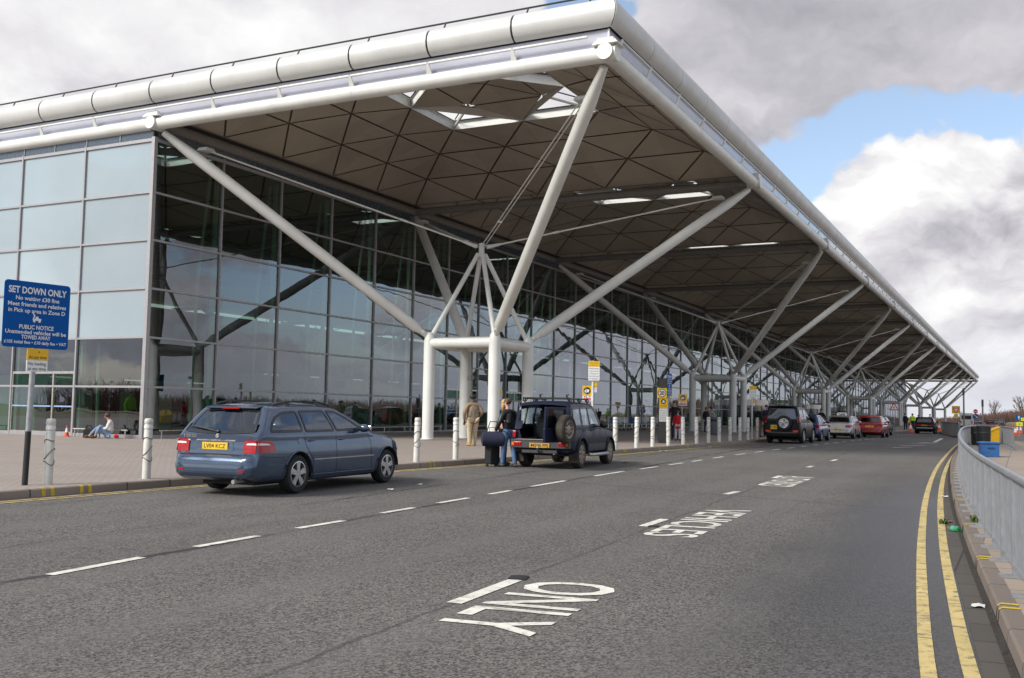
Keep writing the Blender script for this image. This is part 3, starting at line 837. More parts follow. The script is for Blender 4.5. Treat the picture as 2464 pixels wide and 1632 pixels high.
# ------------------------------------------------------------------ vehicles
def paint(name, c, metal=.35, rough=.28):
    dk = max(c) < .06
    return mat(name, c, rough, 0 if dk else metal, var=.04, scale=.8, coat=0 if dk else .8, spec=.14 if dk else .5)
CGLASS = glass('car_glass', (.60, .73, .80), .09, .8, 3.0, refl=(.80, .88, 1.0))
CGLASS_D = glass('dark_car_glass', (.20, .24, .26), .10, .8, 3.0, refl=(.85, .9, 1.0))
TRIM = mat('black_trim', (.014, .014, .015), .35)
CABIN = mat('cabin_lining', (.022, .022, .024), .8)
TYRE = mat('tyre_rubber', (.018, .018, .018), .85, var=.3, bump=.2)
ALLOY = mat('alloy', (.55, .55, .56), .3, .85)
CHROME = mat('chrome', (.75, .75, .76), .12, 1.)
REDL = mat('red_lens', (.34, .002, .006), .15, coat=.2)
WHTL = mat('clear_lens', (.72, .70, .68), .12, coat=.8)
ORGL = mat('orange_lens', (.65, .17, .02), .12, coat=.8)
PLATE = mat('yellow_plate', (.80, .50, .02), .4)
PLTXT = mat('plate_ink', (.02, .02, .02), .5)
SIL = mat('silver_plastic', (.45, .45, .46), .35, .5)
def inside(p, poly):
    x, y = p; c = False
    for (x1, y1), (x2, y2) in zip(poly, poly[1:]+poly[:1]):
        if (y1 > y) != (y2 > y) and x < (x2-x1)*(y-y1)/(y2-y1)+x1: c = not c
    return c
def area(poly): return sum(a[0]*b[1]-b[0]*a[1] for a, b in zip(poly, poly[1:]+poly[:1]))/2
def inset(poly, d):
    # positive d shrinks
    if area(poly) < 0: poly = poly[::-1]
    o = []
    n = len(poly)
    for i in range(n):
        a, b, c = Vector(poly[i-1]), Vector(poly[i]), Vector(poly[(i+1) % n])
        e1 = (b-a).normalized(); e2 = (c-b).normalized()
        n1 = Vector((-e1.y, e1.x)); n2 = Vector((-e2.y, e2.x)); s_ = n1+n2
        k = d/max(.35, (1+n1.dot(n2))/1) if s_.length > 1e-6 else d
        o.append(tuple(b+s_*k))
    return o
def rnd(poly, it=2, rad=.05):
    # round every corner with a small fixed radius
    o = []; n = len(poly)
    for i in range(n):
        a, b, c = Vector(poly[i-1]), Vector(poly[i]), Vector(poly[(i+1) % n])
        p = b+(a-b)*min(.45, rad/max(1e-6, (a-b).length)); q = b+(c-b)*min(.45, rad/max(1e-6, (c-b).length))
        for t in ((0, .5, 1) if it < 2 else (0, .25, .5, .75, 1)):
            o.append(tuple(p*(1-t)**2+b*(2*t*(1-t))+q*t*t))
    return o
RAY = {'L': lambda u, v: ((u, 4, v), (0, -1, 0)), 'R': lambda u, v: ((u, -4, v), (0, 1, 0)),
       'B': lambda u, v: ((-6, u, v), (1, 0, 0)), 'F': lambda u, v: ((9, u, v), (-1, 0, 0)), 'T': lambda u, v: ((u, v, 5), (0, 0, -1))}
def proj(bvh, mode, u, v, off):
    o, d = RAY[mode](u, v); h = bvh.ray_cast(Vector(o), Vector(d))
    if h[0] is None: return None
    n = h[1]
    if n.dot(Vector(d)) > 0: n = -n
    return h[0]+n*off
def decal(bvh, mode, poly, off=.004, thick=0., step=.12, m=0, mb=None):
    # patch cut to poly and laid on the body; thick > 0 gives it an edge
    mb = mb or MB(); poly = [tuple(p) for p in (poly if area(poly) > 0 else poly[::-1])]
    bd = []
    for a, b in zip(poly, poly[1:]+poly[:1]):
        n = max(1, int(math.hypot(b[0]-a[0], b[1]-a[1])/step))
        for i in range(n): bd.append((a[0]+(b[0]-a[0])*i/n, a[1]+(b[1]-a[1])*i/n))
    xs = [p[0] for p in bd]; ys = [p[1] for p in bd]; pts = list(bd)
    nx = int((max(xs)-min(xs))/step); ny = int((max(ys)-min(ys))/step); sh_ = inset(poly, step*.35)
    for i in range(nx+1):
        for j in range(ny+1):
            p = (min(xs)+(i+.5)*step, min(ys)+(j+.5)*step)
            if inside(p, sh_): pts.append(p)
    n = len(bd)
    r = delaunay_2d_cdt([Vector(p) for p in pts], [(i, (i+1) % n) for i in range(n)], [], 1, 1e-5)
    V, F = r[0], r[2]
    P = [proj(bvh, mode, p[0], p[1], off+thick) for p in V]
    i0 = len(mb.v); mp = {}
    for k, p in enumerate(P):
        if p is not None: mp[k] = len(mb.v); mb.v.append(tuple(p))
    for fc in F:
        if all(k in mp for k in fc): mb.face([mp[k] for k in fc], m, True)
    if thick:
        lo = {}
        for k in range(n):
            q = proj(bvh, mode, bd[k][0], bd[k][1], -.004)
            if q is not None and k in mp: lo[k] = len(mb.v); mb.v.append(tuple(q))
        for k in range(n):
            a, b = k, (k+1) % n
            if a in lo and b in lo and a in mp and b in mp: mb.face((mp[a], lo[a], lo[b], mp[b]), m)
    return mb
def trim(bvh, mode, poly, w_out, w_in, off=.007, m=0, mb=None, step=.06):
    mb = mb or MB(); poly = poly if area(poly) > 0 else poly[::-1]
    bd = []
    for a, b in zip(poly, poly[1:]+poly[:1]):
        n = max(1, int(math.hypot(b[0]-a[0], b[1]-a[1])/step))
        for i in range(n): bd.append((a[0]+(b[0]-a[0])*i/n, a[1]+(b[1]-a[1])*i/n))
    O, I = inset(bd, -w_out), inset(bd, w_in); n = len(bd); st = {}
    for k in range(n):
        p, q = proj(bvh, mode, *O[k], off), proj(bvh, mode, *I[k], off)
        if p is not None and q is not None: st[k] = len(mb.v); mb.v += [tuple(p), tuple(q)]
    for k in range(n):
        a, b = k, (k+1) % n
        if a in st and b in st and (Vector(mb.v[st[a]])-Vector(mb.v[st[b]])).length < .4: mb.face((st[a], st[b], st[b]+1, st[a]+1), m)
    return mb
def groove(bvh, mode, pl, w=.008, off=.003, m=0, mb=None):
    mb = mb or MB(); pts = []
    for a, b in zip(pl, pl[1:]):
        n = max(1, int(math.hypot(b[0]-a[0], b[1]-a[1])/.06))
        for i in range(n): pts.append((a[0]+(b[0]-a[0])*i/n, a[1]+(b[1]-a[1])*i/n))
    pts.append(pl[-1]); A, B = offset(pts, w/2), offset(pts, -w/2); last = None
    for p, q in zip(A, B):
        P, Q = proj(bvh, mode, *p, off), proj(bvh, mode, *q, off)
        if P is None or Q is None: last = None; continue
        i = len(mb.v); mb.v += [tuple(P), tuple(Q)]
        if last is not None and (Vector(mb.v[last])-P).length < .4: mb.face((last, i, i+1, last+1), m)
        last = i
    return mb
def wheel(root, x, y, r, w, side, style, rimm, tyrem=None):
    t_ = MB(); s_ = side
    t_.lathe([(r*.66, -w/2), (r*.9, -w/2), (r*.985, -w*.36), (r, -w*.2), (r, w*.2), (r*.985, w*.36), (r*.9, w/2), (r*.66, w/2), (r*.66, -w/2)], 28, axis='Y')
    t_.lathe([(.01, -w*.1), (r*.68, -w*.1)], 20, axis='Y')
    o = t_.build('wheel', tyrem or TYRE, root, angle=35); o.location = (x, y, r)
    q = MB(); R_ = r*.665; f_ = s_*w/2
    q.lathe([(R_, f_*.3), (R_, f_*1.0), (R_*.93, f_*1.03), (R_*.9, f_*.45)], 28, axis='Y')
    q.lathe([(.001, f_*.95), (R_*.2, f_*.95), (R_*.22, f_*.5)], 14, axis='Y')
    if style == 'disc':
        q.lathe([(R_*.2, f_*.8), (R_*.6, f_*.95), (R_*.9, f_*.7)], 24, axis='Y')
        for k in range(9):
            a = 2*math.pi*k/9; q.box((math.cos(a)*R_*.72, f_*.86, math.sin(a)*R_*.72), (R_*.12, .02, R_*.12), m=1)
    else:
        n = style
        for k in range(n):
            a = 2*math.pi*k/n+.3; u = Vector((math.cos(a), 0, math.sin(a))); vv = Vector((-math.sin(a), 0, math.cos(a)))
            w0, w1 = R_*.15, R_*(.24 if n == 5 else .15)
            P = [u*R_*.12-vv*w0, u*R_*.92-vv*w1, u*R_*.92+vv*w1, u*R_*.12+vv*w0]
            i = len(q.v)
            for yy in (f_*.98, f_*.55):
                q.v += [tuple(p+Vector((0, yy, 0))) for p in P]
            for fa in ((0, 1, 2, 3), (7, 6, 5, 4), (0, 4, 5, 1), (1, 5, 6, 2), (2, 6, 7, 3), (3, 7, 4, 0)): q.face([i+z for z in fa])
    q.build('rim', [rimm, TRIM], o, angle=35)
    return o
def car(name, label, cat, loc, yaw, P, group=None):
    root = thing(name, label, cat, loc, yaw, group)
    g = P.get('grid', .035)
    tubp, roofp, Wp, zbp = P['tub'], P['roof'], P['W'], P['zb']
    wb, r, wx = P['wb'], P['r'], P['ww']
    tum, cr = P.get('tum', .5), P.get('corner', .09)
    belt = P['belt']
    xs = sorted(set([round(p[0], 4) for p in tubp+Wp+zbp]+[round(tubp[0][0]+g*i, 4) for i in range(int((tubp[-1][0]-tubp[0][0])/g)+1)]))
    xs = [x for i, x in enumerate(xs) if i == 0 or x-xs[i-1] > .004]
    v, fcs, fm = [], [], []
    bulge = P.get('bulge', .03)
    def section(x):
        zb, zt, w = lerp(zbp, x), lerp(tubp, x), lerp(Wp, x); zt = max(zt, zb+.03); h = zt-zb
        rr = min(P.get('shoulder', .09), h*.45, w*.5); o = [(0, zb), (w*.45, zb), (w*.86, zb), (w*.955, zb+min(.05, h*.2))]
        n = max(5, int(h/g)); z_a, z_b = zb+min(.1, h*.3), zt-rr
        for i in range(n+1):
            tt = i/n; o.append((w-bulge*(2*tt-1.05)**2*(.6 if tt < .5 else 1), z_a+(z_b-z_a)*tt))
        wS = o[-1][0]
        for a in (20, 40, 60, 80): o.append((wS-rr*(1-math.cos(R(a))), z_b+rr*math.sin(R(a))))
        for k in (.75, .5, .25, 0): o.append(((wS-rr)*k, zt+P.get('crown', .03)*(1-k*k)*min(1, h)))
        return o
    secs = [section(x) for x in xs]; N = max(len(s_) for s_ in secs)
    # resample every section to the same count along its own arc length
    def resample(s_, n):
        L = [0]
        for a, b in zip(s_, s_[1:]): L.append(L[-1]+math.hypot(b[0]-a[0], b[1]-a[1]))
        out_ = []; j = 0
        for i in range(n):
            d = L[-1]*i/(n-1)
            while j < len(L)-2 and L[j+1] < d: j += 1
            k = (d-L[j])/max(1e-9, L[j+1]-L[j]); out_.append((s_[j][0]+(s_[j+1][0]-s_[j][0])*k, s_[j][1]+(s_[j+1][1]-s_[j][1])*k))
        return out_
    NN = max(20, int(2.2/g)) if g < .06 else 26
    ring = []
    for x, s_ in zip(xs, secs):
        q = resample(s_, NN); full = [(-a, b) for a, b in reversed(q[1:-1])]+q      # right half reversed then left half
        full = [(y, z) for y, z in q]+[(-y, z) for y, z in reversed(q[1:-1])]
        ring.append(len(v)); v += [(x, y, z) for y, z in full]
    n = 2*NN-2
    for a, b in zip(ring, ring[1:]):
        for k in range(n): fcs.append((a+k, b+k, b+(k+1) % n, a+(k+1) % n)); fm.append(0)
    fcs.append(tuple(ring[0]+k for k in range(n))); fm.append(0); fcs.append(tuple(ring[-1]+n-1-k for k in range(n))); fm.append(0)
    ntub = len(fcs)
    # greenhouse
    gxs = sorted(set([round(p[0], 4) for p in roofp]+[round(roofp[0][0]+g*i, 4) for i in range(int((roofp[-1][0]-roofp[0][0])/g)+1)]))
    gxs = [x for i, x in enumerate(gxs) if i == 0 or x-gxs[i-1] > .004]
    zbase = belt-.12; gr = []; rw = P.get('gw', .97)
    for x in gxs:
        zt = max(lerp(roofp, x), zbase+.02); w = lerp(Wp, x)*rw; c_ = min(cr, (zt-zbase)*.5); q = []
        def wy(z): return w-tum*max(0, z-belt)-P.get('tum2', 0)*max(0, z-belt)**2
        nn = 14
        for i in range(nn+1):
            z = zbase+(zt-c_-zbase)*i/nn; q.append((wy(z), z))
        wS = q[-1][0]
        for a in (18, 36, 54, 72, 90): q.append((wS-c_*(1-math.cos(R(a)))*1.1, zt-c_+c_*math.sin(R(a))))
        we = q[-1][0]
        for k in (.8, .6, .4, .2, 0): q.append((we*k, zt+.035*(1-k*k)))
        full = q+[(-y, z) for y, z in reversed(q[:-1])]
        gr.append(len(v)); v += [(x, y, z) for y, z in full]; m_ = len(full)
    for a, b in zip(gr, gr[1:]):
        for k in range(m_-1): fcs.append((a+k, b+k, b+k+1, a+k+1)); fm.append(0)
    fcs.append(tuple(gr[0]+k for k in range(m_))); fm.append(0); fcs.append(tuple(gr[-1]+m_-1-k for k in range(m_))); fm.append(0)
    bvh = BVHTree.FromPolygons([Vector(p) for p in v], fcs)
    cen = [(sum(v[i][0] for i in fc)/len(fc), sum(v[i][1] for i in fc)/len(fc), sum(v[i][2] for i in fc)/len(fc)) for fc in fcs]
    keep = [True]*len(fcs)
    # wheel arches: snap to the circle, then open it
    R_ = P.get('ra', r+.055)
    for ax in (0, wb):
        for i, p in enumerate(v[:ring[-1]+n]):
            d = math.hypot(p[0]-ax, p[2]-r)
            if abs(d-R_) < g*.62 and abs(p[1]) > wx-.28 and p[2] > .1:
                k = R_/d; v[i] = (ax+(p[0]-ax)*k, p[1], r+(p[2]-r)*k)
        for j in range(ntub):
            c_ = cen[j]
            if math.hypot(c_[0]-ax, c_[2]-r) < R_-g*.1 and abs(c_[1]) > wx-.30: keep[j] = False
    # window openings
    wins = P['wins']
    for w_ in wins:
        mode, poly = w_[0], w_[1]; ip = inset(rnd(poly, 1), .012)
        for j in range(ntub, len(fcs)):
            c_ = cen[j]
            if mode in 'LR':
                if (c_[1] > 0) == (mode == 'L') and abs(c_[1]) > .3 and inside((c_[0], c_[2]), ip): keep[j] = False
            elif mode == 'B':
                if c_[0] < P['xmid'] and inside((c_[1], c_[2]), ip) and abs(c_[1]) < .95: keep[j] = False
            elif mode == 'F':
                if c_[0] > P['xmid'] and inside((c_[1], c_[2]), ip): keep[j] = False
    gx0, gx1 = roofp[0][0], roofp[-1][0]
    for j in range(ntub):
        c_ = cen[j]
        if gx0+.05 < c_[0] < gx1-.05 and c_[2] > belt-.11 and abs(c_[1]) < lerp(Wp, c_[0])*rw-.05: fm[j] = 1
    for cutf in P.get('cut', ()):
        for j in range(len(fcs)):
            if cutf(cen[j]): keep[j] = False
    B = MB(); B.v = v
    for fc, k, m_ in zip(fcs, keep, fm):
        if k: B.face(fc, m_, True)
    for ax in (0, wb):          # wheel wells
        for s_ in (-1, 1):
            for k in range(14):
                a0, a1 = math.pi*(k/14), math.pi*((k+1)/14)
                B.poly([(ax+math.cos(a)*R_*.995, s_*yy, r+math.sin(a)*R_*.995) for a, yy in ((a0, wx+.03), (a1, wx+.03), (a1, wx-.42), (a0, wx-.42))], 1, True)
            B.poly([(ax+math.cos(math.pi*k/14)*R_, s_*(wx-.42), r+math.sin(math.pi*k/14)*R_) for k in range(15)], 1)
    B.box(((P['x0']+P['x1'])/2, 0, lerp(zbp, .8)-.01), (P['x1']-P['x0']-.9, wx*1.2, .06), 1)
    body = B.build('body', [P['paint'], CABIN], root, angle=38)
    # arch lips
    lipm = P.get('lipm', P['paint'])
    for ax in (0, wb):
        for s_ in (-1, 1):
            mb = MB(); pts = []
            for k in range(19):
                a = math.pi*(k/18)*1.06-.09; px_, pz = ax+math.cos(a)*(R_+.012), r+math.sin(a)*(R_+.012)
                q = proj(bvh, 'L' if s_ > 0 else 'R', px_, pz, P.get('lipo', .0))
                if q is not None: pts.append(q)
            if len(pts) > 3: mb.tube(pts, P.get('lipr', .018), 6); mb.build('wheel_arch', lipm, root)
    for ax in (0, wb):
        for s_ in (-1, 1): wheel(root, ax, s_*(wx-P.get('tw', .2)/2), r, P.get('tw', .2), s_, P.get('rim', 5), P.get('rimm', ALLOY), P.get('tyrem'))
    # windows, each with its rubber
    for w_ in wins:
        mode, poly, nm = w_[0], rnd(w_[1], 2), w_[2]
        if len(w_) > 3 and w_[3] == 'open': continue
        o = decal(bvh, mode, inset(poly, .004), .003).build(nm, P.get('glass', CGLASS), root, fix=False)
        trim(bvh, mode, poly, .012, P.get('rub', .028)).build('window_trim', P.get('trimm', TRIM), o, fix=False)
    for nm, mode, poly, mm, th in P.get('decals', ()):
        decal(bvh, mode, rnd(poly, 2) if len(poly) > 2 else poly, .004, th, .06).build(nm, mm, root)
    for nm, mode, pl, w_, mm in P.get('lines', ()):
        groove(bvh, mode, pl, w_).build(nm, mm, root, fix=False)
    for nm, mode, u, v_, w_, h_, txt in P.get('plates', ()):
        q = proj(bvh, mode, u, v_, .012)
        d_ = -1 if mode == 'B' else 1
        mb = MB(); mb.box(q, (.016, w_, h_), 0)
        add_text(mb, txt, q+Vector((d_*.011, 0, 0)), (0, -1 if mode == 'B' else 1, 0), (0, 0, 1), h_*.6, w_*.84, 1, .006)
        mb.build(nm, [PLATE, PLTXT], root, fix=False)
    # seats and dash
    for sx_ in P.get('seats', (.55, 1.45)):
        for sy_ in (-.36, .36):
            mb = MB(); mb.box((sx_, sy_, belt-.02), (.14, .44, .42), taper=.82); mb.box((sx_-.02, sy_, belt+.28), (.1, .25, .17), taper=.85); mb.build('seat', CABIN, root, bevel=.03)
    mb = MB(); xw = roofp[-1][0]; mb.box((xw-.42, 0, belt-.04), (.5, 1.2, .12)); mb.tube([(xw-.72+.0, .36+.17*math.cos(a*.5236), belt+.02+.17*math.sin(a*.5236)) for a in range(12)]+[(xw-.72, .53, belt+.02)], .014, 5); mb.build('dashboard', CABIN, root)
    # mirrors and handles
    for s_ in (-1, 1):
        mx, my, mz = P['mirror']; mb = MB(); mb.ell((mx, s_*my, mz), (.075, .12, .075), 12, 8); mb.box((mx+.01, s_*(my-.12), mz-.04), (.06, .12, .03)); mb.build('door_mirror', P.get('mirm', P['paint']), root)
    for hx, hz in P.get('handles', ()):
        for s_ in (-1, 1):
            q = proj(bvh, 'L' if s_ > 0 else 'R', hx, hz, .012)
            if q is None: continue
            mb = MB(); mb.tube([q+Vector((-.09, -s_*.02, 0)), q+Vector((-.06, s_*.012, 0)), q+Vector((.06, s_*.012, .004)), q+Vector((.09, -s_*.02, .004))], .014, 6); mb.build('door_handle', P.get('hanm', P['paint']), root)
    return root, bvh, body
# ---- blue estate
BLUE = paint('blue_metallic', (.052, .082, .138), .5, .2)
E_tub = [(-1.145, .40), (-1.14, .56), (-1.115, .62), (-1.06, .655), (-1.03, .67), (-1.015, .80), (-.985, .93), (-.94, .985), (-.5, .985), (.6, .97), (1.6, .965), (2.2, .985), (2.38, .99), (2.7, .955), (3.1, .885), (3.4, .80), (3.56, .735), (3.63, .66), (3.67, .55), (3.68, .40)]
E_roof = [(-1.0, .96), (-.93, 1.03), (-.64, 1.36), (-.575, 1.425), (-.50, 1.455), (-.2, 1.475), (.3, 1.49), (.75, 1.49), (1.15, 1.465), (1.38, 1.42), (1.8, 1.24), (2.12, 1.08), (2.36, .975)]
E_W = [(-1.145, .66), (-1.13, .73), (-1.09, .79), (-1.0, .845), (-.8, .875), (-.3, .90), (.6, .91), (1.8, .91), (2.7, .90), (3.1, .87), (3.35, .82), (3.52, .72), (3.62, .58), (3.68, .45)]
E_zb = [(-1.145, .36), (-1.1, .30), (-.9, .24), (-.4, .21), (.5, .20), (2.4, .20), (3.2, .20), (3.5, .22), (3.68, .30)]
def both(nm, poly, mm, th): return [(nm, 'L', poly, mm, th), (nm, 'R', poly, mm, th)]
def bothl(nm, pl, w, mm): return [(nm, 'L', pl, w, mm), (nm, 'R', pl, w, mm)]
def bothw(poly, nm): return [('L', poly, nm), ('R', poly, nm)]
q1 = [(-.70, 1.035), (-.62, 1.17), (-.48, 1.28), (-.25, 1.355), (.13, 1.375), (.13, 1.035)]
q2 = [(.22, 1.03), (.22, 1.38), (.93, 1.385), (1.06, 1.03)]
q3 = [(1.14, 1.03), (1.01, 1.385), (1.25, 1.37), (1.52, 1.27), (1.98, 1.055)]
PE = dict(grid=.03, tub=E_tub, roof=E_roof, W=E_W, zb=E_zb, wb=2.854, r=.325, ww=.895, belt=.98, x0=-1.14, x1=3.68, xmid=.5, paint=BLUE, ra=.372, tum=.34, tum2=.35, corner=.10, tw=.215,
    wins=bothw(q1, 'quarter_window')+bothw(q2, 'rear_door_window')+bothw(q3, 'front_door_window')+[('B', [(-.70, 1.03), (-.56, 1.385), (-.3, 1.405), (.3, 1.405), (.56, 1.385), (.70, 1.03), (.3, 1.01), (-.3, 1.01)], 'rear_window'), ('F', [(-.72, 1.0), (-.55, 1.40), (.55, 1.40), (.72, 1.0)], 'windscreen')],
    plates=[('number_plate', 'B', 0.02, .80, .52, .112, 'LV04 KCZ')],
    mirror=(1.83, 1.0, 1.07), handles=((.36, .875), (1.27, .88)), seats=(.45, 1.4))
PE['decals'] = [('tailgate_recess', 'B', [(-.36, .72), (-.33, .885), (.37, .885), (.40, .72)], BLUE, .002), ('plate_bar', 'B', [(-.38, .878), (-.38, .902), (.42, .902), (.42, .878)], CHROME, .012),
    ('badge', 'B', [(.035*math.cos(k*.5236), .962+.035*math.sin(k*.5236)) for k in range(12)], CHROME, .006),
    ('bumper_strip', 'B', [(-.76, .565), (-.76, .585), (.76, .585), (.76, .565)], BLUE, .004),
    ('fuel_flap_line', 'R', [(-.02, .82), (-.02, .94), (.14, .94), (.14, .82)], BLUE, .0015)]
PE['decals'] += both('side_strip', [(.42, .545), (.42, .565), (2.35, .565), (2.35, .545)], CHROME, .006)
PE['decals'] += both('sill', [(.42, .235), (.42, .30), (2.42, .30), (2.42, .235)], BLUE, .012)
PE['lines'] = bothl('shut_line', [(.17, 1.0), (.20, .8), (.40, .55), (.42, .32), (.5, .27)], .008, BLACK)+bothl('shut_line', [(1.10, 1.0), (1.11, .3)], .008, BLACK)+bothl('shut_line', [(2.13, 1.0), (2.24, .8), (2.3, .3)], .008, BLACK)+bothl('shut_line', [(-.98, .665), (-.86, .64), (-.5, .62), (-.4, .60)], .007, BLACK)
PE['lines'] += [('tailgate_line', 'B', [(-.72, 1.02), (-.66, .90), (-.62, .69), (-.5, .665), (.5, .665), (.62, .69), (.66, .90), (.72, 1.02)], .009, BLACK)]
blue, bb, bo = car('estate_car', 'blue estate car parked at the kerb, nearest the camera', 'car', (-13.2, 1.17, z0(-12)-.13), .047, PE)
# pitched to follow the road
blue.rotation_euler = (0, -math.atan(.007), .047)
def tail_lamp(root, bvh, s_, zs, ys, xs, split):
    # lens that wraps from the back to the flank: red body with a clear band
    a = MB()
    y0_, y1_ = ys
    pb = [(s_*y0_, zs[0]), (s_*y0_, zs[1]-.03), (s_*(y0_+.05), zs[1]), (s_*y1_, zs[1]), (s_*y1_, zs[0])]
    decal(bvh, 'B', pb, .008, .008, .04, 0, a)
    sd_ = 'L' if s_ > 0 else 'R'
    ps = [(xs[0], zs[0]), (xs[1], zs[0]+.02), (xs[1]-.03, (zs[0]+zs[1])/2+.04), (xs[1]-.14, zs[1]), (xs[0], zs[1])]
    decal(bvh, sd_, rnd(ps, 1, .03), .008, .008, .04, 0, a)
    o = a.build('tail_lamp', REDL, root)
    b = MB(); zc = zs[0]+(zs[1]-zs[0])*split
    decal(bvh, 'B', [(s_*(y0_+.05), zc+.01), (s_*(y0_+.075), zs[1]-.055), (s_*y1_, zs[1]-.045), (s_*y1_, zc+.01)], .02, .004, .04, 0, b)
    decal(bvh, sd_, [(xs[0], zc+.01), (xs[1]-.13, zc+.01), (xs[1]-.19, zs[1]-.055), (xs[0], zs[1]-.045)], .02, .004, .04, 0, b)
    b.build('clear_lens', WHTL, o)
for s_ in (-1, 1): tail_lamp(blue, bb, s_, (.70, .905), (.56, .80), (-1.0, -.62), .56)
# rear spoiler, brake lamp, wiper, roof rails, aerial line
mb = MB(); mb.box((-.60, 0, 1.44), (.16, 1.06, .03), mtx=Matrix.Rotation(R(-14), 3, 'Y')); sp = mb.build('spoiler', BLUE, blue, bevel=.012)
mb = MB(); mb.box((-.685, 0, 1.418), (.02, .36, .026)); mb.build('brake_lamp', REDL, blue)
mb = MB()
qa = proj(bb, 'B', .0, 1.02, .02); qb = proj(bb, 'B', .62, 1.10, .025); mb.tube([qa, (qa+qb)/2, qb], .013, 6); mb.ell(qa, (.03, .05, .03)); mb.build('rear_wiper', TRIM, blue)
for s_ in (-1, 1):
    mb = MB(); pts = [(-.42, s_*.585, 1.44), (-.3, s_*.60, 1.495), (0, s_*.615, 1.535), (.5, s_*.62, 1.548), (.95, s_*.61, 1.53), (1.2, s_*.60, 1.49), (1.32, s_*.595, 1.43)]
    mb.tube(pts, .018, 7)
    for x_, z_ in ((.0, 1.47), (.85, 1.47)): mb.box((x_, s_*.612, z_+.03), (.1, .03, .07))
    mb.build('roof_rail', TRIM, blue)
mb = MB(); mb.tube([(-1.13, -.45, .24), (-.8, -.45, .26)], .035, 10); mb.build('exhaust', SIL, blue)
mb = MB()
for s_ in (-1, 1): decal(bb, 'B', [(s_*.55, .40), (s_*.55, .43), (s_*.68, .43), (s_*.68, .40)], .006, .002, .04, 0, mb)
mb.build('bumper_reflector', REDL, blue)
mb = MB(); qx = proj(bb, 'B', .56, .955, .006); add_text(mb, 'E 220 CDI', qx, (0, -1, 0), (0, 0, 1), .04, .26, 0, .01); mb.build('badge_lettering', CHROME, blue, fix=False)
for s_ in (-1, 1):
    mb = MB(); mb.box((1.86, s_*1.06, 1.075), (.05, .16, .09)); mb.build('mirror_cap', CHROME, blue, bevel=.02)
# headlamps and grille so the car is whole from any side
for s_ in (-1, 1): decal(bb, 'F', rnd([(s_*.52, .60), (s_*.52, .74), (s_*.74, .74), (s_*.78, .62)], 2), .006, .006, .05).build('headlamp', WHTL, blue)
decal(bb, 'F', [(-.38, .52), (-.42, .72), (.42, .72), (.38, .52)], .006, .008, .06).build('grille', CHROME, blue)
# ---- dark blue off-roader with its side-hinged rear door open
NAVY = paint('navy_paint', (.012, .015, .035), .25, .3)
GREYCLAD = mat('grey_cladding', (.040, .040, .042), .55, var=.15)
MUDTYRE = mat('dusty_tyre', (.042, .034, .027), .9, var=.35, scale=5)
MUDRIM = mat('dusty_alloy', (.32, .27, .22), .5, .4, var=.2)
S_tub = [(-.74, .50), (-.735, .62), (-.72, .64), (-.70, .66), (-.67, .98), (0, 1.0), (1.6, 1.0), (1.75, 1.01), (1.95, .99), (2.6, .94), (2.95, .88), (3.08, .80), (3.14, .66), (3.16, .5)]
S_roof = [(-.71, .95), (-.69, 1.05), (-.62, 1.53), (-.55, 1.60), (-.3, 1.625), (.4, 1.635), (1.0, 1.62), (1.25, 1.58), (1.38, 1.50), (1.62, 1.2), (1.78, .99)]
S_W = [(-.74, .74), (-.72, .77), (-.55, .79), (0, .80), (2.3, .80), (2.8, .78), (3.0, .73), (3.1, .64), (3.16, .55)]
S_zb = [(-.74, .40), (-.6, .36), (.4, .34), (2.0, .34), (2.9, .34), (3.16, .42)]
w1 = [(-.55, 1.05), (-.49, 1.47), (.02, 1.50), (.02, 1.05)]
w2 = [(.10, 1.04), (.10, 1.50), (.62, 1.51), (.66, 1.04)]
w3 = [(.74, 1.04), (.70, 1.51), (1.12, 1.50), (1.28, 1.40), (1.52, 1.06)]
PS = dict(grid=.035, tub=S_tub, roof=S_roof, W=S_W, zb=S_zb, wb=2.48, r=.345, ww=.80, belt=1.0, x0=-.74, x1=3.16, xmid=.5, paint=NAVY, ra=.41, tum=.16, tum2=.05, corner=.08, tw=.225, rim=8, rimm=MUDRIM, tyrem=MUDTYRE, lipm=NAVY, lipr=.032, shoulder=.06, bulge=.02,
    wins=bothw(w1, 'quarter_window')+bothw(w2, 'rear_door_window')+bothw(w3, 'front_door_window')+[('F', [(-.64, 1.06), (-.55, 1.50), (.55, 1.50), (.64, 1.06)], 'windscreen'), ('B', [(-.6, .99), (-.55, 1.50), (.55, 1.50), (.6, .99)], 'rear_opening', 'open')],
    glass=CGLASS, decals=both('flank_cladding', [(.5, .42), (.5, .60), (2.0, .60), (2.0, .42)], GREYCLAD, .012), mirm=TRIM,
    lines=bothl('shut_line', [(.05, 1.03), (.06, .7), (.35, .42)], .01, BLACK)+bothl('shut_line', [(.70, 1.03), (.70, .38)], .01, BLACK)+bothl('shut_line', [(1.66, 1.0), (1.82, .4)], .01, BLACK),
    mirror=(1.42, .93, 1.07), handles=((.2, .93), (.84, .93)), hanm=TRIM, seats=(1.0,))
PS['cut'] = (lambda c: c[0] < -.60 and abs(c[1]) < .57 and .66 < c[2] < 1.50, lambda c: c[2] > .99 and c[2] < 1.05 and -.62 < c[0] < .3 and abs(c[1]) < .62)
suv, sb, so_ = car('off_road_car', 'dark blue off-roader with its rear door open and a roof rack', 'off-road car', (-3.57, -.02, z0(-2.5)-.135), .088, PS)
mb = MB(); mb.box((-.2, 0, .62), (.9, 1.2, .05)); mb.box((.3, 0, .82), (.05, 1.2, .4)); mb.build('load_bay', CABIN, suv)
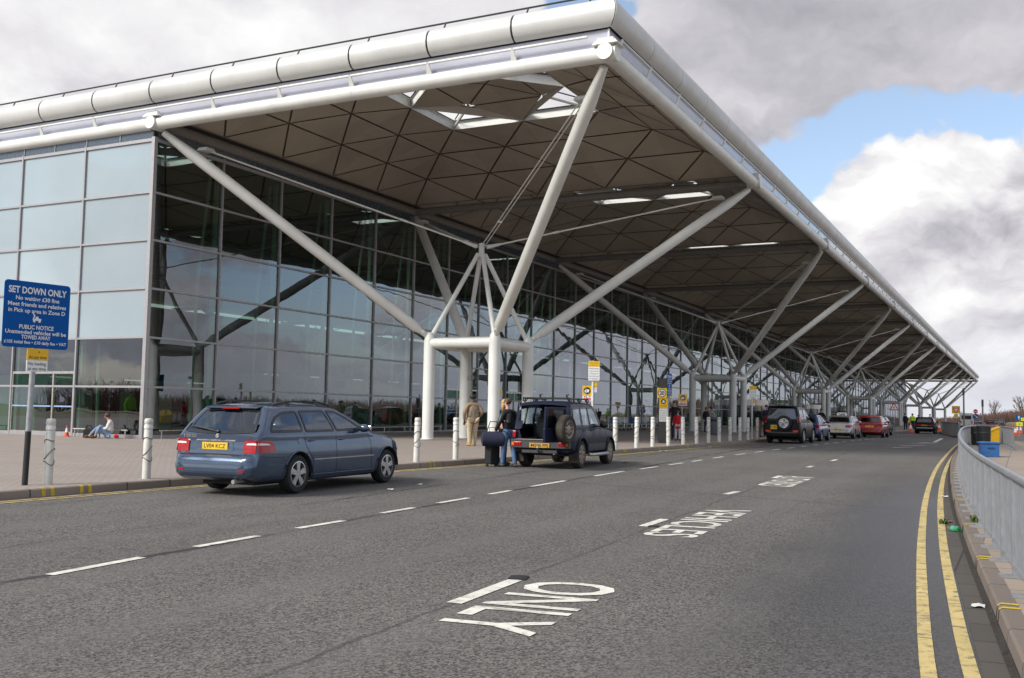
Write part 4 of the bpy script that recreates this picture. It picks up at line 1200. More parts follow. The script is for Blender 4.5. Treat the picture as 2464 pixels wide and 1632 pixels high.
for sy_ in (-.34, .34):
    mb = MB(); mb.box((.42, sy_, 1.02), (.16, .5, .5), taper=.85); mb.box((.42, sy_, 1.35), (.1, .26, .16)); mb.build('seat', mat('seat_cloth', (.05, .047, .045), .9), suv, bevel=.03)
# rear door, hinged at the right rear corner and swung back
hx, hy = -.73, -.66
def dpt(a, b, z):
    # a along the open door away from the hinge, b outward thickness
    d = Vector((-math.cos(R(11)), math.sin(R(11)), 0)); n_ = Vector((-d.y, d.x, 0))
    return Vector((hx, hy, z))+d*a-n_*b
mb = MB(); prof = [(.0, .66), (0, 1.0), (.04, 1.5), (1.0, 1.5), (1.06, 1.0), (1.06, .66)]
def slab(mb, prof, b0, b1, m=0):
    i = len(mb.v); n = len(prof)
    mb.v += [tuple(dpt(a, b0, z)) for a, z in prof]+[tuple(dpt(a, b1, z)) for a, z in prof]
    mb.face(range(i, i+n), m); mb.face(range(i+2*n-1, i+n-1, -1), m)
    for k in range(n): mb.face((i+k, i+n+k, i+n+(k+1) % n, i+(k+1) % n), m)
slab(mb, [(0, .66), (0, 1.0), (1.06, 1.0), (1.06, .66)], 0, .07); slab(mb, [(0, 1.0), (.03, 1.5), (.13, 1.5), (.1, 1.0)], 0, .06); slab(mb, [(.96, 1.0), (.92, 1.5), (1.02, 1.5), (1.06, 1.0)], 0, .06); slab(mb, [(.03, 1.43), (.03, 1.5), (1.02, 1.5), (1.02, 1.43)], .001, .061)
rd = mb.build('rear_door', NAVY, suv, bevel=.012)
mb = MB(); mb.poly([tuple(dpt(a, .03, z)) for a, z in ((.1, 1.0), (.13, 1.44), (.92, 1.44), (.96, 1.0))]); mb.build('rear_window', CGLASS_D, rd, fix=False)
# spare wheel on the outside of that door
c0 = dpt(.44, -.20, .98)
spw = MB(); spw.lathe([(.22, -.11), (.31, -.11), (.34, -.08), (.345, 0), (.34, .08), (.31, .11), (.22, .11)], 28, axis='Y'); spw.lathe([(.01, .04), (.22, .04)], 20, axis='Y')
so2 = spw.build('spare_wheel', MUDTYRE, rd, angle=35); so2.location = c0; so2.rotation_euler = (0, 0, math.pi-R(11))
mb = MB(); mb.lathe([(.225, .06), (.23, .10), (.2, .10), (.18, .06), (.06, .09), (.001, .095)], 24, axis='Y')
for k in range(8):
    a = k*math.pi/4; mb.box((math.cos(a)*.13, .085, math.sin(a)*.13), (.07, .02, .035), mtx=None, m=1)
mb.build('rim', [MUDRIM, TRIM], so2, angle=35)
# bumper, lamps, tow ball, plate, rack, flaps, steps
mb = MB(); mb.box((-.80, 0, .60), (.20, 1.5, .20)); mb.box((-.82, 0, .705), (.2, 1.24, .02), 1); bu = mb.build('rear_bumper', [GREYCLAD, mat('worn_step', (.25, .21, .17), .7)], suv, bevel=.02)
for s_ in (-1, 1):
    mb = MB(); mb.box((-.905, s_*.58, .60), (.02, .2, .085)); mb.build('bumper_lamp', REDL, bu, bevel=.006)
    mb = MB(); mb.box((-.905, s_*.70, .60), (.022, .06, .08)); mb.build('indicator', ORGL, bu)
    mb = MB(); mb.box((-.735, s_*.725, .83), (.05, .08, .16)); mb.build('tail_lamp', REDL, suv, bevel=.01)
    mb = MB(); mb.box((-.43, s_*.72, .28), (.02, .26, .26)); mb.build('mud_flap', MUDTYRE, suv)
    mb = MB(); mb.tube([(.45, s_*.83, .33), (.6, s_*.88, .32), (1.95, s_*.88, .32), (2.05, s_*.83, .33)], .045, 8); mb.build('side_step', SIL, suv)
    decal(sb, 'F', [(s_*.45, .68), (s_*.45, .82), (s_*.66, .82), (s_*.66, .68)], .01, .01, .05).build('headlamp', WHTL, suv)
mb = MB(); mb.box((-.915, 0, .57), (.016, .52, .112)); add_text(mb, 'M206 FPJ', (-.925, 0, .57), (0, -1, 0), (0, 0, 1), .068, .44, 1, .02); mb.build('number_plate', [mat('grimy_plate', (.50, .27, .03), .6), PLTXT], suv, fix=False)
mb = MB(); mb.box((-.85, 0, .42), (.16, .9, .07)); mb.tube([(-.95, 0, .42), (-1.02, 0, .43), (-1.03, 0, .5)], .025, 8); mb.ell((-1.03, 0, .52), (.028, .028, .028), m=1); mb.build('tow_bar', [GREYCLAD, SIL], suv)
mb = MB(); mb.tube([(-.7, -.3, .36), (-.2, -.3, .38)], .03, 8); mb.build('exhaust', SIL, suv)
mb = MB()
for s_ in (-1, 1):
    mb.tube([(-.55, s_*.58, 1.72), (1.1, s_*.58, 1.72)], .022, 6)
    for x_ in (-.4, .35, 1.0): mb.tube([(x_, s_*.58, 1.72), (x_, s_*.60, 1.62)], .02, 6); mb.tube([(x_-.16, s_*.58, 1.72), (x_-.1, s_*.60, 1.65), (x_+.1, s_*.60, 1.65), (x_+.16, s_*.58, 1.72)], .014, 5)
for x_ in (-.45, .3, 1.0): mb.box((x_, 0, 1.73), (.05, 1.25, .03))
for y_ in (-.3, .42): mb.tube([(.3, y_, 1.73), (.27, y_+.03, 1.80), (.33, y_-.02, 1.84)], .018, 5); mb.tube([(.3, y_, 1.74), (.33, y_+.04, 1.84)], .015, 5)
mb.build('roof_rack', TRIM, suv)
# ---- the row of cars further on
def simple(name, label, loc, yaw, kind, pm, **kw):
    if kind == 'hatch':
        L0, wb, W_, hh, bl = -.62, 2.45, .82, 1.42, .93
        tub = [(L0-.06, .42), (L0-.05, .60), (L0, .64), (L0+.03, .9), (L0+.08, bl), (.8, bl-.02), (1.75, bl), (2.0, .92), (2.6, .82), (2.95, .72), (3.08, .6), (3.12, .4)]
        roof_ = [(L0-.0, bl-.04), (L0+.06, bl+.05), (L0+.30, hh-.08), (L0+.42, hh-.02), (.2, hh), (.8, hh-.01), (1.1, hh-.08), (1.9, bl)]
        side = [[(-.25, bl+.05), (-.08, hh-.10), (.28, hh-.07), (.28, bl+.05)], [(.36, bl+.05), (.36, hh-.07), (.82, hh-.08), (.9, bl+.05)], [(.97, bl+.05), (.92, hh-.09), (1.1, hh-.14), (1.62, bl+.06)]]
        x1 = 3.12
    elif kind == 'estate':
        L0, wb, W_, hh, bl = -.98, 2.65, .86, 1.45, .95
        tub = [(L0-.06, .42), (L0-.05, .60), (L0, .64), (L0+.03, .9), (L0+.08, bl), (.8, bl-.02), (1.95, bl), (2.2, .93), (2.9, .84), (3.3, .74), (3.45, .6), (3.5, .4)]
        roof_ = [(L0-.0, bl-.04), (L0+.05, bl+.05), (L0+.28, hh-.08), (L0+.38, hh-.02), (.2, hh), (.9, hh-.01), (1.2, hh-.08), (2.05, bl)]
        side = [[(-.68, bl+.05), (-.5, hh-.10), (.1, hh-.07), (.1, bl+.05)], [(.18, bl+.05), (.18, hh-.07), (.9, hh-.08), (.98, bl+.05)], [(1.05, bl+.05), (1.0, hh-.09), (1.2, hh-.14), (1.75, bl+.06)]]
        x1 = 3.5
    elif kind == 'saloon':
        L0, wb, W_, hh, bl = -1.02, 2.7, .87, 1.42, .92
        tub = [(L0-.06, .42), (L0-.05, .60), (L0, .66), (L0+.03, .9), (L0+.10, .985), (-.3, .99), (.8, bl), (1.95, bl), (2.2, .92), (2.9, .82), (3.3, .72), (3.45, .6), (3.5, .4)]
        roof_ = [(-.62, .95), (-.5, 1.04), (.0, hh-.1), (.2, hh-.03), (.5, hh), (.9, hh-.01), (1.2, hh-.08), (2.05, bl)]
        side = [[(-.28, bl+.09), (.02, hh-.15), (.14, hh-.11), (.14, bl+.07)], [(.2, bl+.06), (.2, hh-.10), (.9, hh-.09), (.98, bl+.05)], [(1.05, bl+.05), (1.0, hh-.09), (1.2, hh-.14), (1.75, bl+.06)]]
        x1 = 3.5
    else:   # tall off-roader
        L0, wb, W_, hh, bl = -.93, 2.54, .88, 1.78, 1.10
        tub = [(L0-.04, .50), (L0-.03, .66), (L0, .68), (L0+.02, 1.0), (L0+.05, bl), (.8, bl), (1.7, bl), (1.95, 1.1), (2.6, 1.05), (3.0, .98), (3.15, .86), (3.2, .5)]
        roof_ = [(L0-.0, bl-.05), (L0+.02, bl+.1), (L0+.10, hh-.06), (L0+.2, hh), (.2, hh+.01), (.35, hh-.01), (.9, hh-.04), (1.1, hh-.10), (1.75, bl)]
        side = [[(-.75, bl+.05), (-.70, hh-.14), (.1, hh-.13), (.1, bl+.05)], [(.18, bl+.05), (.18, hh-.13), (.82, hh-.14), (.86, bl+.05)], [(.94, bl+.05), (.92, hh-.15), (1.12, hh-.2), (1.5, bl+.06)]]
        x1 = 3.2
    W2 = [(L0-.06, W_*.84), (L0, W_*.93), (L0+.25, W_*.98), (.3, W_), (x1-1.0, W_*.99), (x1-.4, W_*.93), (x1-.1, W_*.75), (x1, W_*.6)]
    zb = [(L0-.06, .36), (L0+.3, .26), (.5, .22), (x1-.6, .22), (x1, .32)]
    tall = kind == 'tall'
    wy = W_*.74 if not tall else W_*.80
    P = dict(grid=.06, tub=tub, roof=roof_, W=W2, zb=zb, wb=wb, r=.36 if tall else .29, ww=W_-.015, belt=bl, x0=L0, x1=x1, xmid=.4, paint=pm, tum=.16 if tall else .36, tum2=.1, tw=.2, rim=5, rimm=kw.get('rimm', ALLOY), glass=kw.get('glass', CGLASS_D), rub=.03,
        wins=[w for s_ in side for w in bothw(s_, 'side_window')]+[('B', [(-wy, bl+.06), (-wy*.82, hh-.11), (wy*.82, hh-.11), (wy, bl+.06)], 'rear_window'), ('F', [(-wy, bl+.05), (-wy*.82, hh-.13), (wy*.82, hh-.13), (wy, bl+.05)], 'windscreen')],
        plates=[('number_plate', 'B', kw.get('py', 0), kw.get('pz', .74), .5 if not tall else .3, .11 if not tall else .2, kw.get('plate', 'R415 HNO'))], mirror=(1.5 if kind == 'hatch' else 1.62, W_+.07, bl+.1), handles=(), seats=(.5, 1.2), lipr=.012)
    P['lines'] = bothl('shut_line', [(.94, bl), (.96, .3)], .012, BLACK)+bothl('shut_line', [(1.75, bl-.02), (1.82, .34)], .012, BLACK)
    P['decals'] = [('bumper_strip', 'B', [(-W_*.8, .50), (-W_*.8, .55), (W_*.8, .55), (W_*.8, .50)], kw.get('bump', TRIM), .012)]
    root, bvh, body = car(name, label, 'car' if not tall else 'off-road car', loc, yaw, P)
    lh = kw.get('lamp', 'wide')
    for s_ in (-1, 1):
        mb = MB()
        if lh == 'wide': poly = [(s_*W_*.52, .70), (s_*W_*.52, .84), (s_*W_*.88, .84), (s_*W_*.88, .70)]
        elif lh == 'band': poly = [(s_*.01, .72), (s_*.01, .84), (s_*W_*.88, .84), (s_*W_*.88, .72)]
        elif lh == 'tall': poly = [(s_*W_*.84, .98), (s_*W_*.80, 1.32), (s_*W_*.92, 1.30), (s_*W_*.95, .98)]
        else: poly = [(s_*W_*.74, .66), (s_*W_*.74, .88), (s_*W_*.90, .88), (s_*W_*.90, .66)]
        decal(bvh, 'B', poly, .012, .012, .06, 0, mb)
        if lh != 'band': decal(bvh, 'L' if s_ > 0 else 'R', [(L0+.04, .70 if lh != 'tall' else 1.0), (L0+.04, .84 if lh != 'tall' else 1.28), (L0+.22, .84 if lh != 'tall' else 1.28), (L0+.22, .72 if lh != 'tall' else 1.0)], .012, .01, .06, 0, mb)
        mb.build('tail_lamp', REDL, root)
        decal(bvh, 'F', [(s_*.46, .58), (s_*.46, .70), (s_*.7, .70), (s_*.7, .58)], .01, .01, .06).build('headlamp', WHTL, root)
    return root, bvh
disco, db = simple('off_road_car', 'tall black off-roader with a spare wheel on its back, at the kerb', (22.95, -.36, -.13), .008, 'tall', paint('black_green_paint', (.006, .008, .010), .2), lamp='tall', plate='V582', py=.38, pz=.78)
q = proj(db, 'B', -.12, .98, .0)
mb = MB(); mb.lathe([(.2, -.02), (.33, -.02), (.36, .02), (.36, .14), (.33, .18), (.2, .18)], 28, axis='X'); sw = mb.build('spare_wheel', TYRE, disco, angle=35); sw.location = q; sw.rotation_euler = (0, 0, math.pi)
mb = MB(); mb.lathe([(.225, .14), (.23, .19), (.2, .19), (.18, .14), (.001, .14)], 24, axis='X')
for k in range(5):
    a = k*2*math.pi/5+.3; mb.box((.18, math.cos(a)*.12, math.sin(a)*.12), (.03, .075, .2), mtx=None) if False else mb.tube([(.175, 0, 0), (.175, math.cos(a)*.2, math.sin(a)*.2)], [.035, .045], 6)
mb.build('rim', ALLOY, sw, angle=40)
for s_ in (-1, 1):
    mb = MB(); mb.box((-.985, s_*.64, .60), (.02, .24, .09)); mb.build('bumper_lamp', mat('lit_red_lens', (.75, .05, .02), .2), disco)
    mb = MB(); mb.tube([(-.6, s_*.66, 1.82), (.6, s_*.66, 1.82)], .02, 6); mb.build('roof_rail', TRIM, disco)
simple('hatchback', 'small blue hatchback beyond the tall black off-roader', (28.7, -.25, -.13), .01, 'hatch', paint('royal_blue_paint', (.015, .035, .13), .3), lamp='tallr', plate='P731 KUH')
taxi, tb = simple('taxi', 'silver taxi saloon with a white roof sign', (38.4, -.50, -.13), .01, 'saloon', paint('silver_paint', (.44, .44, .43), .6, .3), plate='Y219 LVW', pz=.55, lamp='wide', bump=SIL)
mb = MB(); mb.box((.72, 0, 1.51), (.16, .62, .2), taper=.8); add_text(mb, 'TAXI', (.628, 0, 1.51), (0, -1, 0), (0, 0, 1), .1, .4, 1, .02); mb.build('roof_sign', [mat('sign_white', (.8, .8, .78), .4), PLTXT], taxi, fix=False)
red, rb = simple('estate_car', 'bright red estate car with lit brake lights', (44.7, -1.52, -.13), .012, 'estate', paint('red_paint', (.30, .008, .012), .2), plate='M362 OHK', lamp='tallr')
mb = MB(); mb.box((-.70, 0, 1.36), (.03, .36, .045)); mb.build('brake_lamp', emit('lit_brake_lamp', (1, .05, .02), 1.6), red)
simple('hatchback', 'dark red hatchback at the kerb, half hidden between the silver and red cars', (47.6, .62, -.13), .01, 'hatch', paint('maroon_paint', (.10, .008, .012), .2), lamp='tallr')
simple('saloon_car', 'grey saloon ahead of the bright red estate', (53.4, -.78, -.13), .01, 'saloon', paint('grey_paint', (.09, .10, .115), .4))
simple('estate_car', 'black estate car driving away in mid road beside traffic cones', (69.6, -2.9, -.13), .02, 'estate', paint('black_paint', (.010, .013, .013), .2), lamp='band', plate='G274 XRN', bump=SIL)
simple('saloon_car', 'dark green car on the far side road beyond the cones', (149, -7.3, -.13), -.02, 'saloon', paint('dark_green_paint', (.02, .03, .03), .3))
simple('saloon_car', 'far dark car nearest the no entry sign, facing away', (168, -3.7, -.13), 0, 'saloon', paint('dark_grey_paint', (.03, .03, .035), .3), lamp='band')
simple('hatchback', 'far dark hatchback to the right of another dark car', (170, -5.6, -.13), 0, 'hatch', paint('dark_grey_paint', (.03, .03, .035), .3), lamp='band')
# ------------------------------------------------------------------ people
SKIN = mat('skin', (.48, .27, .20), .55, var=.06)
SKIN2 = mat('dark_skin', (.12, .06, .04), .5, var=.06)
def skin_mesh(name, chains, m, parent, sub=2):
    # chains: lists of (x, y, z, radius); points that coincide are joined into one graph
    pts, rad, ed, key = [], [], [], {}
    for ch in chains:
        last = None
        for x, y, z, r_ in ch:
            k = (round(x, 3), round(y, 3), round(z, 3))
            if k not in key: key[k] = len(pts); pts.append((x, y, z)); rad.append(r_)
            i = key[k]
            if last is not None and last != i: ed.append((last, i))
            last = i
    me = bpy.data.meshes.new(name); me.from_pydata(pts, ed, []); me.materials.append(m)
    o = bpy.data.objects.new(name, me); COL.objects.link(o); o.parent = parent
    md = o.modifiers.new('skin', 'SKIN'); md.use_smooth_shade = True; md.branch_smoothing = .4
    sv = me.skin_vertices[0].data
    for i, r_ in enumerate(rad):
        sv[i].radius = (r_, r_) if not isinstance(r_, tuple) else r_
        sv[i].use_root = False
    # one root for every island
    adj = {i: [] for i in range(len(pts))}
    for a, b in ed: adj[a].append(b); adj[b].append(a)
    seen = set()
    for i in range(len(pts)):
        if i in seen: continue
        sv[i].use_root = True; st = [i]
        while st:
            q = st.pop()
            if q in seen: continue
            seen.add(q); st += adj[q]
    if sub:
        s_ = o.modifiers.new('subdivision', 'SUBSURF'); s_.levels = sub; s_.render_levels = sub
    return o
def V3(*a): return Vector(a)
def person(label, loc, rz, h=1.75, top=None, legs=None, shoe=None, hair=None, skin=None, pose=None, coat=0, hairlen=0, fingers=False, group=None, sub=1, lean=0., bare_arm=False):
    """Standing figure that faces local +x. pose keys: lh, rh (hand targets), le, re (elbows), lf, rf (foot x offsets), turn (head)"""
    P = dict(lh=(.04, .24, .86), rh=(.04, -.24, .86), le=(-.04, .25, 1.12), re=(-.04, -.25, 1.12), lf=.03, rf=-.03, turn=0., seat=None)
    P.update(pose or {})
    root = thing('person', label, 'person', loc, rz, group); s = h/1.75; skin = skin or SKIN
    def q(x, y, z, r_): return (x*s, y*s, z*s, r_*s)
    L = lambda z: lean*max(0, z-.95)     # forward lean of the trunk
    hip = [(0.0, .09), (0.0, -.09)]
    ct, st = math.cos(P['turn']), math.sin(P['turn'])
    def hd(x, y, z): return (L(1.5)+.02+ct*x-st*y, st*x+ct*y, z)
    spine = [q(0, 0, .93, .09), q(L(1.1), 0, 1.1, .085), q(L(1.28), 0, 1.28, .09), q(L(1.43), 0, 1.43, .055), q(L(1.5)+.0, 0, 1.50, .047), q(*hd(.0, 0, 1.56), .062), q(*hd(.012, 0, 1.64), .088), q(*hd(0, 0, 1.71), .062)]
    face = [q(*hd(.012, 0, 1.64), .088), q(*hd(.098, 0, 1.615), .014)]
    body = [spine, face]; cl = [[q(0, 0, .90, .12), q(L(1.1), 0, 1.1, .125), q(L(1.28), 0, 1.28, .14), q(L(1.42), 0, 1.42, .10), q(L(1.47), 0, 1.475, .066)]]+[[q(L(1.28), 0, 1.28, .14), q(L(1.3), sg*.085, 1.30, .118), q(L(1.12), sg*.08, 1.12, .112), q(0, sg*.065, .90, .118)] for sg in (-1, 1)]
    for sg, e_, w_ in ((1, P['le'], P['lh']), (-1, P['re'], P['rh'])):
        sh_ = (L(1.4), sg*.175, 1.40); e2 = (e_[0]+L(1.12), e_[1], e_[2]); w2 = (w_[0]+L(.9), w_[1], w_[2])
        d = (V3(*w2)-V3(*e2)).normalized(); pm = V3(*w2)+d*.06; ft = V3(*w2)+d*.16
        body.append([q(L(1.43), 0, 1.43, .055), q(*sh_, .042), q(*e2, .038), q(*w2, .026), q(*pm, .036)])
        if fingers:
            n_ = d.cross(V3(1, 0, 0)); n_ = (n_ if n_.length > .1 else d.cross(V3(0, 0, 1))).normalized(); cu = n_.cross(d).normalized()
            for k, ln in enumerate((.07, .085, .08, .06)):
                b0 = pm+n_*(.027-.018*k); body.append([q(*pm, .036), q(*(b0+d*.035), .0095), q(*(b0+d*(.035+ln*.5)+cu*.008), .009), q(*(b0+d*(.03+ln)+cu*.03), .008)])
            body.append([q(*pm, .036), q(*(pm+n_*.045-d*.01), .011), q(*(pm+n_*.06+d*.035+cu*.015), .009)])
        else: body.append([q(*pm, .036), q(*ft, .022)])
        if not bare_arm: cl.append([q(L(1.42), 0, 1.42, .10), q(sh_[0], sh_[1]*.98, sh_[2]-.005, .082), q(*e2, .062), q(*(V3(*w2)-d*.02), .046)])
        else: cl.append([q(L(1.42), 0, 1.42, .09), q(sh_[0], sh_[1], sh_[2]-.005, .07), q(*(V3(*sh_)*.6+V3(*e2)*.4), .058)])
    lg = [[]]
    for sg, fx in ((1, P['lf']), (-1, P['rf'])):
        hp = (0, sg*.095, .88); kn = (fx*.5+.02, sg*.10, .49); an = (fx-.01, sg*.105, .085); toe = (fx+.14, sg*.13, .03)
        if P['seat']: hp, kn, an, toe = P['seat'][sg]
        body.append([q(0, 0, .93, .09), q(*hp, .075), q(*kn, .055), q(*an, .038), q(*toe, .03)])
        lg.append([q(0, 0, .95, .12), q(hp[0], hp[1], hp[2], .105), q(*kn, .073), q(*(V3(*kn)*.15+V3(*an)*.85), .060), q(an[0], an[1], an[2]-.02, .062)])
        mb = MB(); a_, t_ = V3(*an)*s, V3(*toe)*s; dd = (t_-a_); dd.z = 0; dd.normalize()
        mb.ell((0, 0, 0), (.135*s, .048*s, .052*s), 10, 6)
        so_ = mb.build('shoe', shoe or DARK, root); so_.location = (a_+dd*.055*s)+V3(0, 0, -.03*s); so_.rotation_euler = (0, 0, math.atan2(dd.y, dd.x))
    if coat:
        cl.append([q(0, 0, .90, .125), q(0, .075, .90-coat*.5, .13), q(0, .09, .90-coat, .125)]); cl.append([q(0, 0, .90, .125), q(0, -.075, .90-coat*.5, .13), q(0, -.09, .90-coat, .125)])
    skin_mesh('body', body, skin, root, sub+(1 if fingers else 0))
    skin_mesh('jacket', cl, top, root, sub+1)
    skin_mesh('trousers', [c for c in lg if c], legs, root, sub+1)
    if hair:
        mb = MB(); c = V3(*hd(-.012, 0, 1.675))*s
        mb.ell(c, (.104*s, .098*s, .088*s), 12, 8)
        if hairlen: mb.ell(V3(*hd(-.06, 0, 1.60-hairlen*.5))*s, (.06*s, .085*s, (.08+hairlen*.5)*s), 10, 8)
        mb.build('hair', hair, root)
    if fingers:
        for sg in (-1, 1):
            mb = MB(); mb.ell(V3(*hd(.080, sg*.034, 1.645))*s, (.012*s, .013*s, .009*s), 8, 6); mb.build('eye', TRIM, root)
        mb = MB(); mb.ell(V3(*hd(.082, 0, 1.575))*s, (.012*s, .024*s, .006*s), 8, 6); mb.build('mouth', mat('lips', (.35, .12, .10), .5), root)
        for sg in (-1, 1):
            mb = MB(); mb.ell(V3(*hd(-.005, sg*.088, 1.63))*s, (.022*s, .012*s, .034*s), 8, 6); mb.build('ear', skin, root)
    return root
def cloth(n, c, **k): return mat(n, c, .92, var=.14, scale=9, bump=.25, bscale=60, **k)
TAN = cloth('tan_wool', (.27, .20, .135)); BEIGE = cloth('beige_cotton', (.48, .38, .24)); BLK = cloth('black_cloth', (.012, .012, .014)); LEATH = mat('black_leather', (.018, .018, .019), .38, var=.2, bump=.3, bscale=18)
DEN = cloth('blue_denim', (.075, .14, .26)); DEN2 = cloth('pale_denim', (.20, .29, .42)); PINK = cloth('pink_cloth', (.50, .24, .20)); WHT = cloth('white_cotton', (.62, .61, .60)); REDC = cloth('red_cloth', (.50, .012, .02)); NAV = cloth('navy_cloth', (.018, .02, .045)); PALEB = cloth('pale_blue_cloth', (.35, .47, .52)); LILAC = cloth('pale_trousers', (.52, .48, .55)); YEL = cloth('yellow_cloth', (.60, .36, .03)); HIVI = cloth('hi_vis_cloth', (.50, .75, .05)); GRYC = cloth('grey_cloth', (.16, .16, .17)); BRN = cloth('brown_cloth', (.12, .065, .03))
HBRN = mat('brown_hair', (.075, .035, .018), .6, bump=.4, bscale=70); HBLK = mat('black_hair', (.012, .010, .009), .55, bump=.4, bscale=70); HBLO = mat('blonde_hair', (.46, .29, .12), .6, bump=.4, bscale=70); HRED = mat('red_hair', (.32, .07, .025), .6, bump=.4, bscale=70)
TANSH = mat('tan_leather', (.42, .25, .08), .5)
tm_ = person('man in a tan jacket and beige trousers seen from behind by the column', (3.68, 6.3, z0(3.7)), R(52), 1.77, TAN, BEIGE, TANSH, HBLK, SKIN2, dict(lf=-.04, rf=.10, turn=-.2, le=(-.03, .27, 1.12), re=(-.08, -.27, 1.14), rh=(.12, -.2, .95)), coat=.16, fingers=True, sub=1)
tm_.scale = (1.15, 1.2, 1.0)
GY = z0(-4.1)-.135
man = person('man in a black leather jacket and jeans behind the off-roader', (-4.22, .86, GY), R(64), 1.72, LEATH, DEN, DARK, HBRN, SKIN, dict(lf=.14, rf=-.12, lh=(.20, .30, .90), le=(.0, .29, 1.14), rh=(.20, -.10, .92), re=(.04, -.28, 1.12), turn=.35), fingers=True, lean=.14)
person('fair haired woman in a pink top half hidden by the leather jacket man', (-3.80, 1.22, GY), R(-55), 1.70, PINK, BLK, DARK, HBLO, SKIN, dict(rh=(.16, -.2, .95), turn=.2), fingers=True, hairlen=.05)
def bag(name, label, cat, loc, rz, parts):
    r_ = thing(name, label, cat, loc, rz)
    for nm, mb, m, bv in parts: mb.build(nm, m, r_, bevel=bv)
    return r_
mb = MB(); mb.box((0, 0, .36), (.24, .32, .60)); m2 = MB(); m2.tube([(-.02, -.12, .66), (-.02, -.12, .98), (-.02, .12, .98), (-.02, .12, .66)], .012, 6); m3 = MB(); [m3.tube([(.02, y_-.02, .04), (.02, y_+.02, .04)], .04, 10) for y_ in (-.15, .15)]
bag('suitcase', 'black upright suitcase standing between the couple at the kerb', 'suitcase', (-4.28, 1.30, GY), R(70), [('case', mb, BLK, .03), ('handle', m2, DARK, 0), ('wheels', m3, BLACK, 0)])
mb = MB(); mb.tube([(-.30, 0, .15), (-.26, 0, .15), (.26, 0, .15), (.30, 0, .15)], [.08, .19, .19, .08], 14); m2 = MB(); m2.tube([(-.18, .04, .26), (-.08, .0, .58), (.08, .0, .58), (.18, .04, .26)], .014, 6)
bag('holdall', 'navy holdall hanging from the leather jacket man', 'bag', (-4.40, 1.22, GY+.55), R(120), [('sack', mb, NAV, 0), ('strap', m2, BLK, 0)])
# seated man against the side wall
gz_ = z0(0)
seat = {1: ((.06, .10, .14), (.32, .14, .47), (.48, .15, .08), (.62, .16, .03)), -1: ((.06, -.10, .14), (.42, -.10, .36), (.66, -.06, .09), (.80, -.10, .04))}
def seated():
    root = thing('person', 'man in a white top and jeans sitting on the ground by the wall', 'person', (-.72, 18.85, gz_), R(140))
    skin_mesh('body', [[(0, 0, .14, .11), (-.02, 0, .32, .105), (-.03, 0, .50, .12), (.0, 0, .63, .08), (.05, 0, .69, .05), (.09, 0, .74, .06), (.12, 0, .80, .085), (.11, 0, .86, .06)], [(.12, 0, .80, .085), (.205, 0, .775, .013)],
        [(0, 0, .63, .08), (0, .17, .60, .052), (.10, .24, .36, .038), (.30, .10, .36, .026), (.37, .06, .37, .034), (.43, .03, .36, .018)], [(0, 0, .63, .08), (0, -.17, .60, .052), (.10, -.24, .36, .038), (.30, -.08, .38, .026), (.37, -.05, .39, .034), (.43, -.03, .40, .018)],
        [(.37, .06, .37, .034), (.41, .08, .40, .01), (.44, .07, .42, .008)], [(.37, -.05, .39, .034), (.41, -.09, .42, .01), (.44, -.08, .44, .008)]]+
        [[(0, 0, .14, .11), (*seat[s_][0], .085), (*seat[s_][1], .055), (*seat[s_][2], .038), (*seat[s_][3], .03)] for s_ in (1, -1)], SKIN, root, 2)
    skin_mesh('jumper', [[(0, 0, .16, .125), (-.02, 0, .32, .13), (-.03, 0, .50, .145), (.0, 0, .62, .09), (.04, 0, .665, .06)], [(.0, 0, .62, .09), (0, .17, .595, .072), (.10, .24, .36, .055), (.27, .12, .36, .042)], [(.0, 0, .62, .09), (0, -.17, .595, .072), (.10, -.24, .36, .055), (.27, -.10, .38, .042)]], WHT, root, 2)
    skin_mesh('jeans', [[(0, 0, .14, .125), (*seat[s_][0], .105), (*seat[s_][1], .075), (*(V3(*seat[s_][1])*.15+V3(*seat[s_][2])*.85), .06)] for s_ in (1, -1)], DEN2, root, 2)
    for s_ in (1, -1):
        mb = MB(); mb.ell((0, 0, 0), (.135, .048, .055), 10, 6); o = mb.build('shoe', BRN, root); o.location = V3(*seat[s_][2])*.5+V3(*seat[s_][3])*.5
    mb = MB(); mb.ell((.095, 0, .835), (.10, .096, .085), 12, 8); mb.build('hair', HBRN, root)
    for s_ in (-1, 1):
        mb = MB(); mb.ell((.192, s_*.033, .80), (.012, .012, .008), 8, 6); mb.build('eye', TRIM, root)
seated()
mb = MB(); mb.box((0, 0, .17), (.34, .46, .34), taper=.8); m2 = MB(); m2.tube([(-.1, .12, .3), (-.02, .1, .46), (.05, .0, .44), (.0, -.1, .32)], .016, 6)
bag('rucksack', 'black rucksack on the ground left of the seated man', 'bag', (-.8, 19.75, gz_), .4, [('sack', mb, BLK, .06), ('strap', m2, BLK, 0)])
mb = MB(); mb.box((0, 0, .09), (.24, .18, .12), taper=.85); m2 = MB(); m2.tube([(-.07, 0, .11), (0, 0, .2), (.07, 0, .11)], .012, 6)
bag('carrier_bag', 'small red bag on the ground right of the seated man', 'bag', (-.85, 18.35, gz_), .9, [('sack', mb, REDC, .04), ('handle', m2, REDC, 0)])
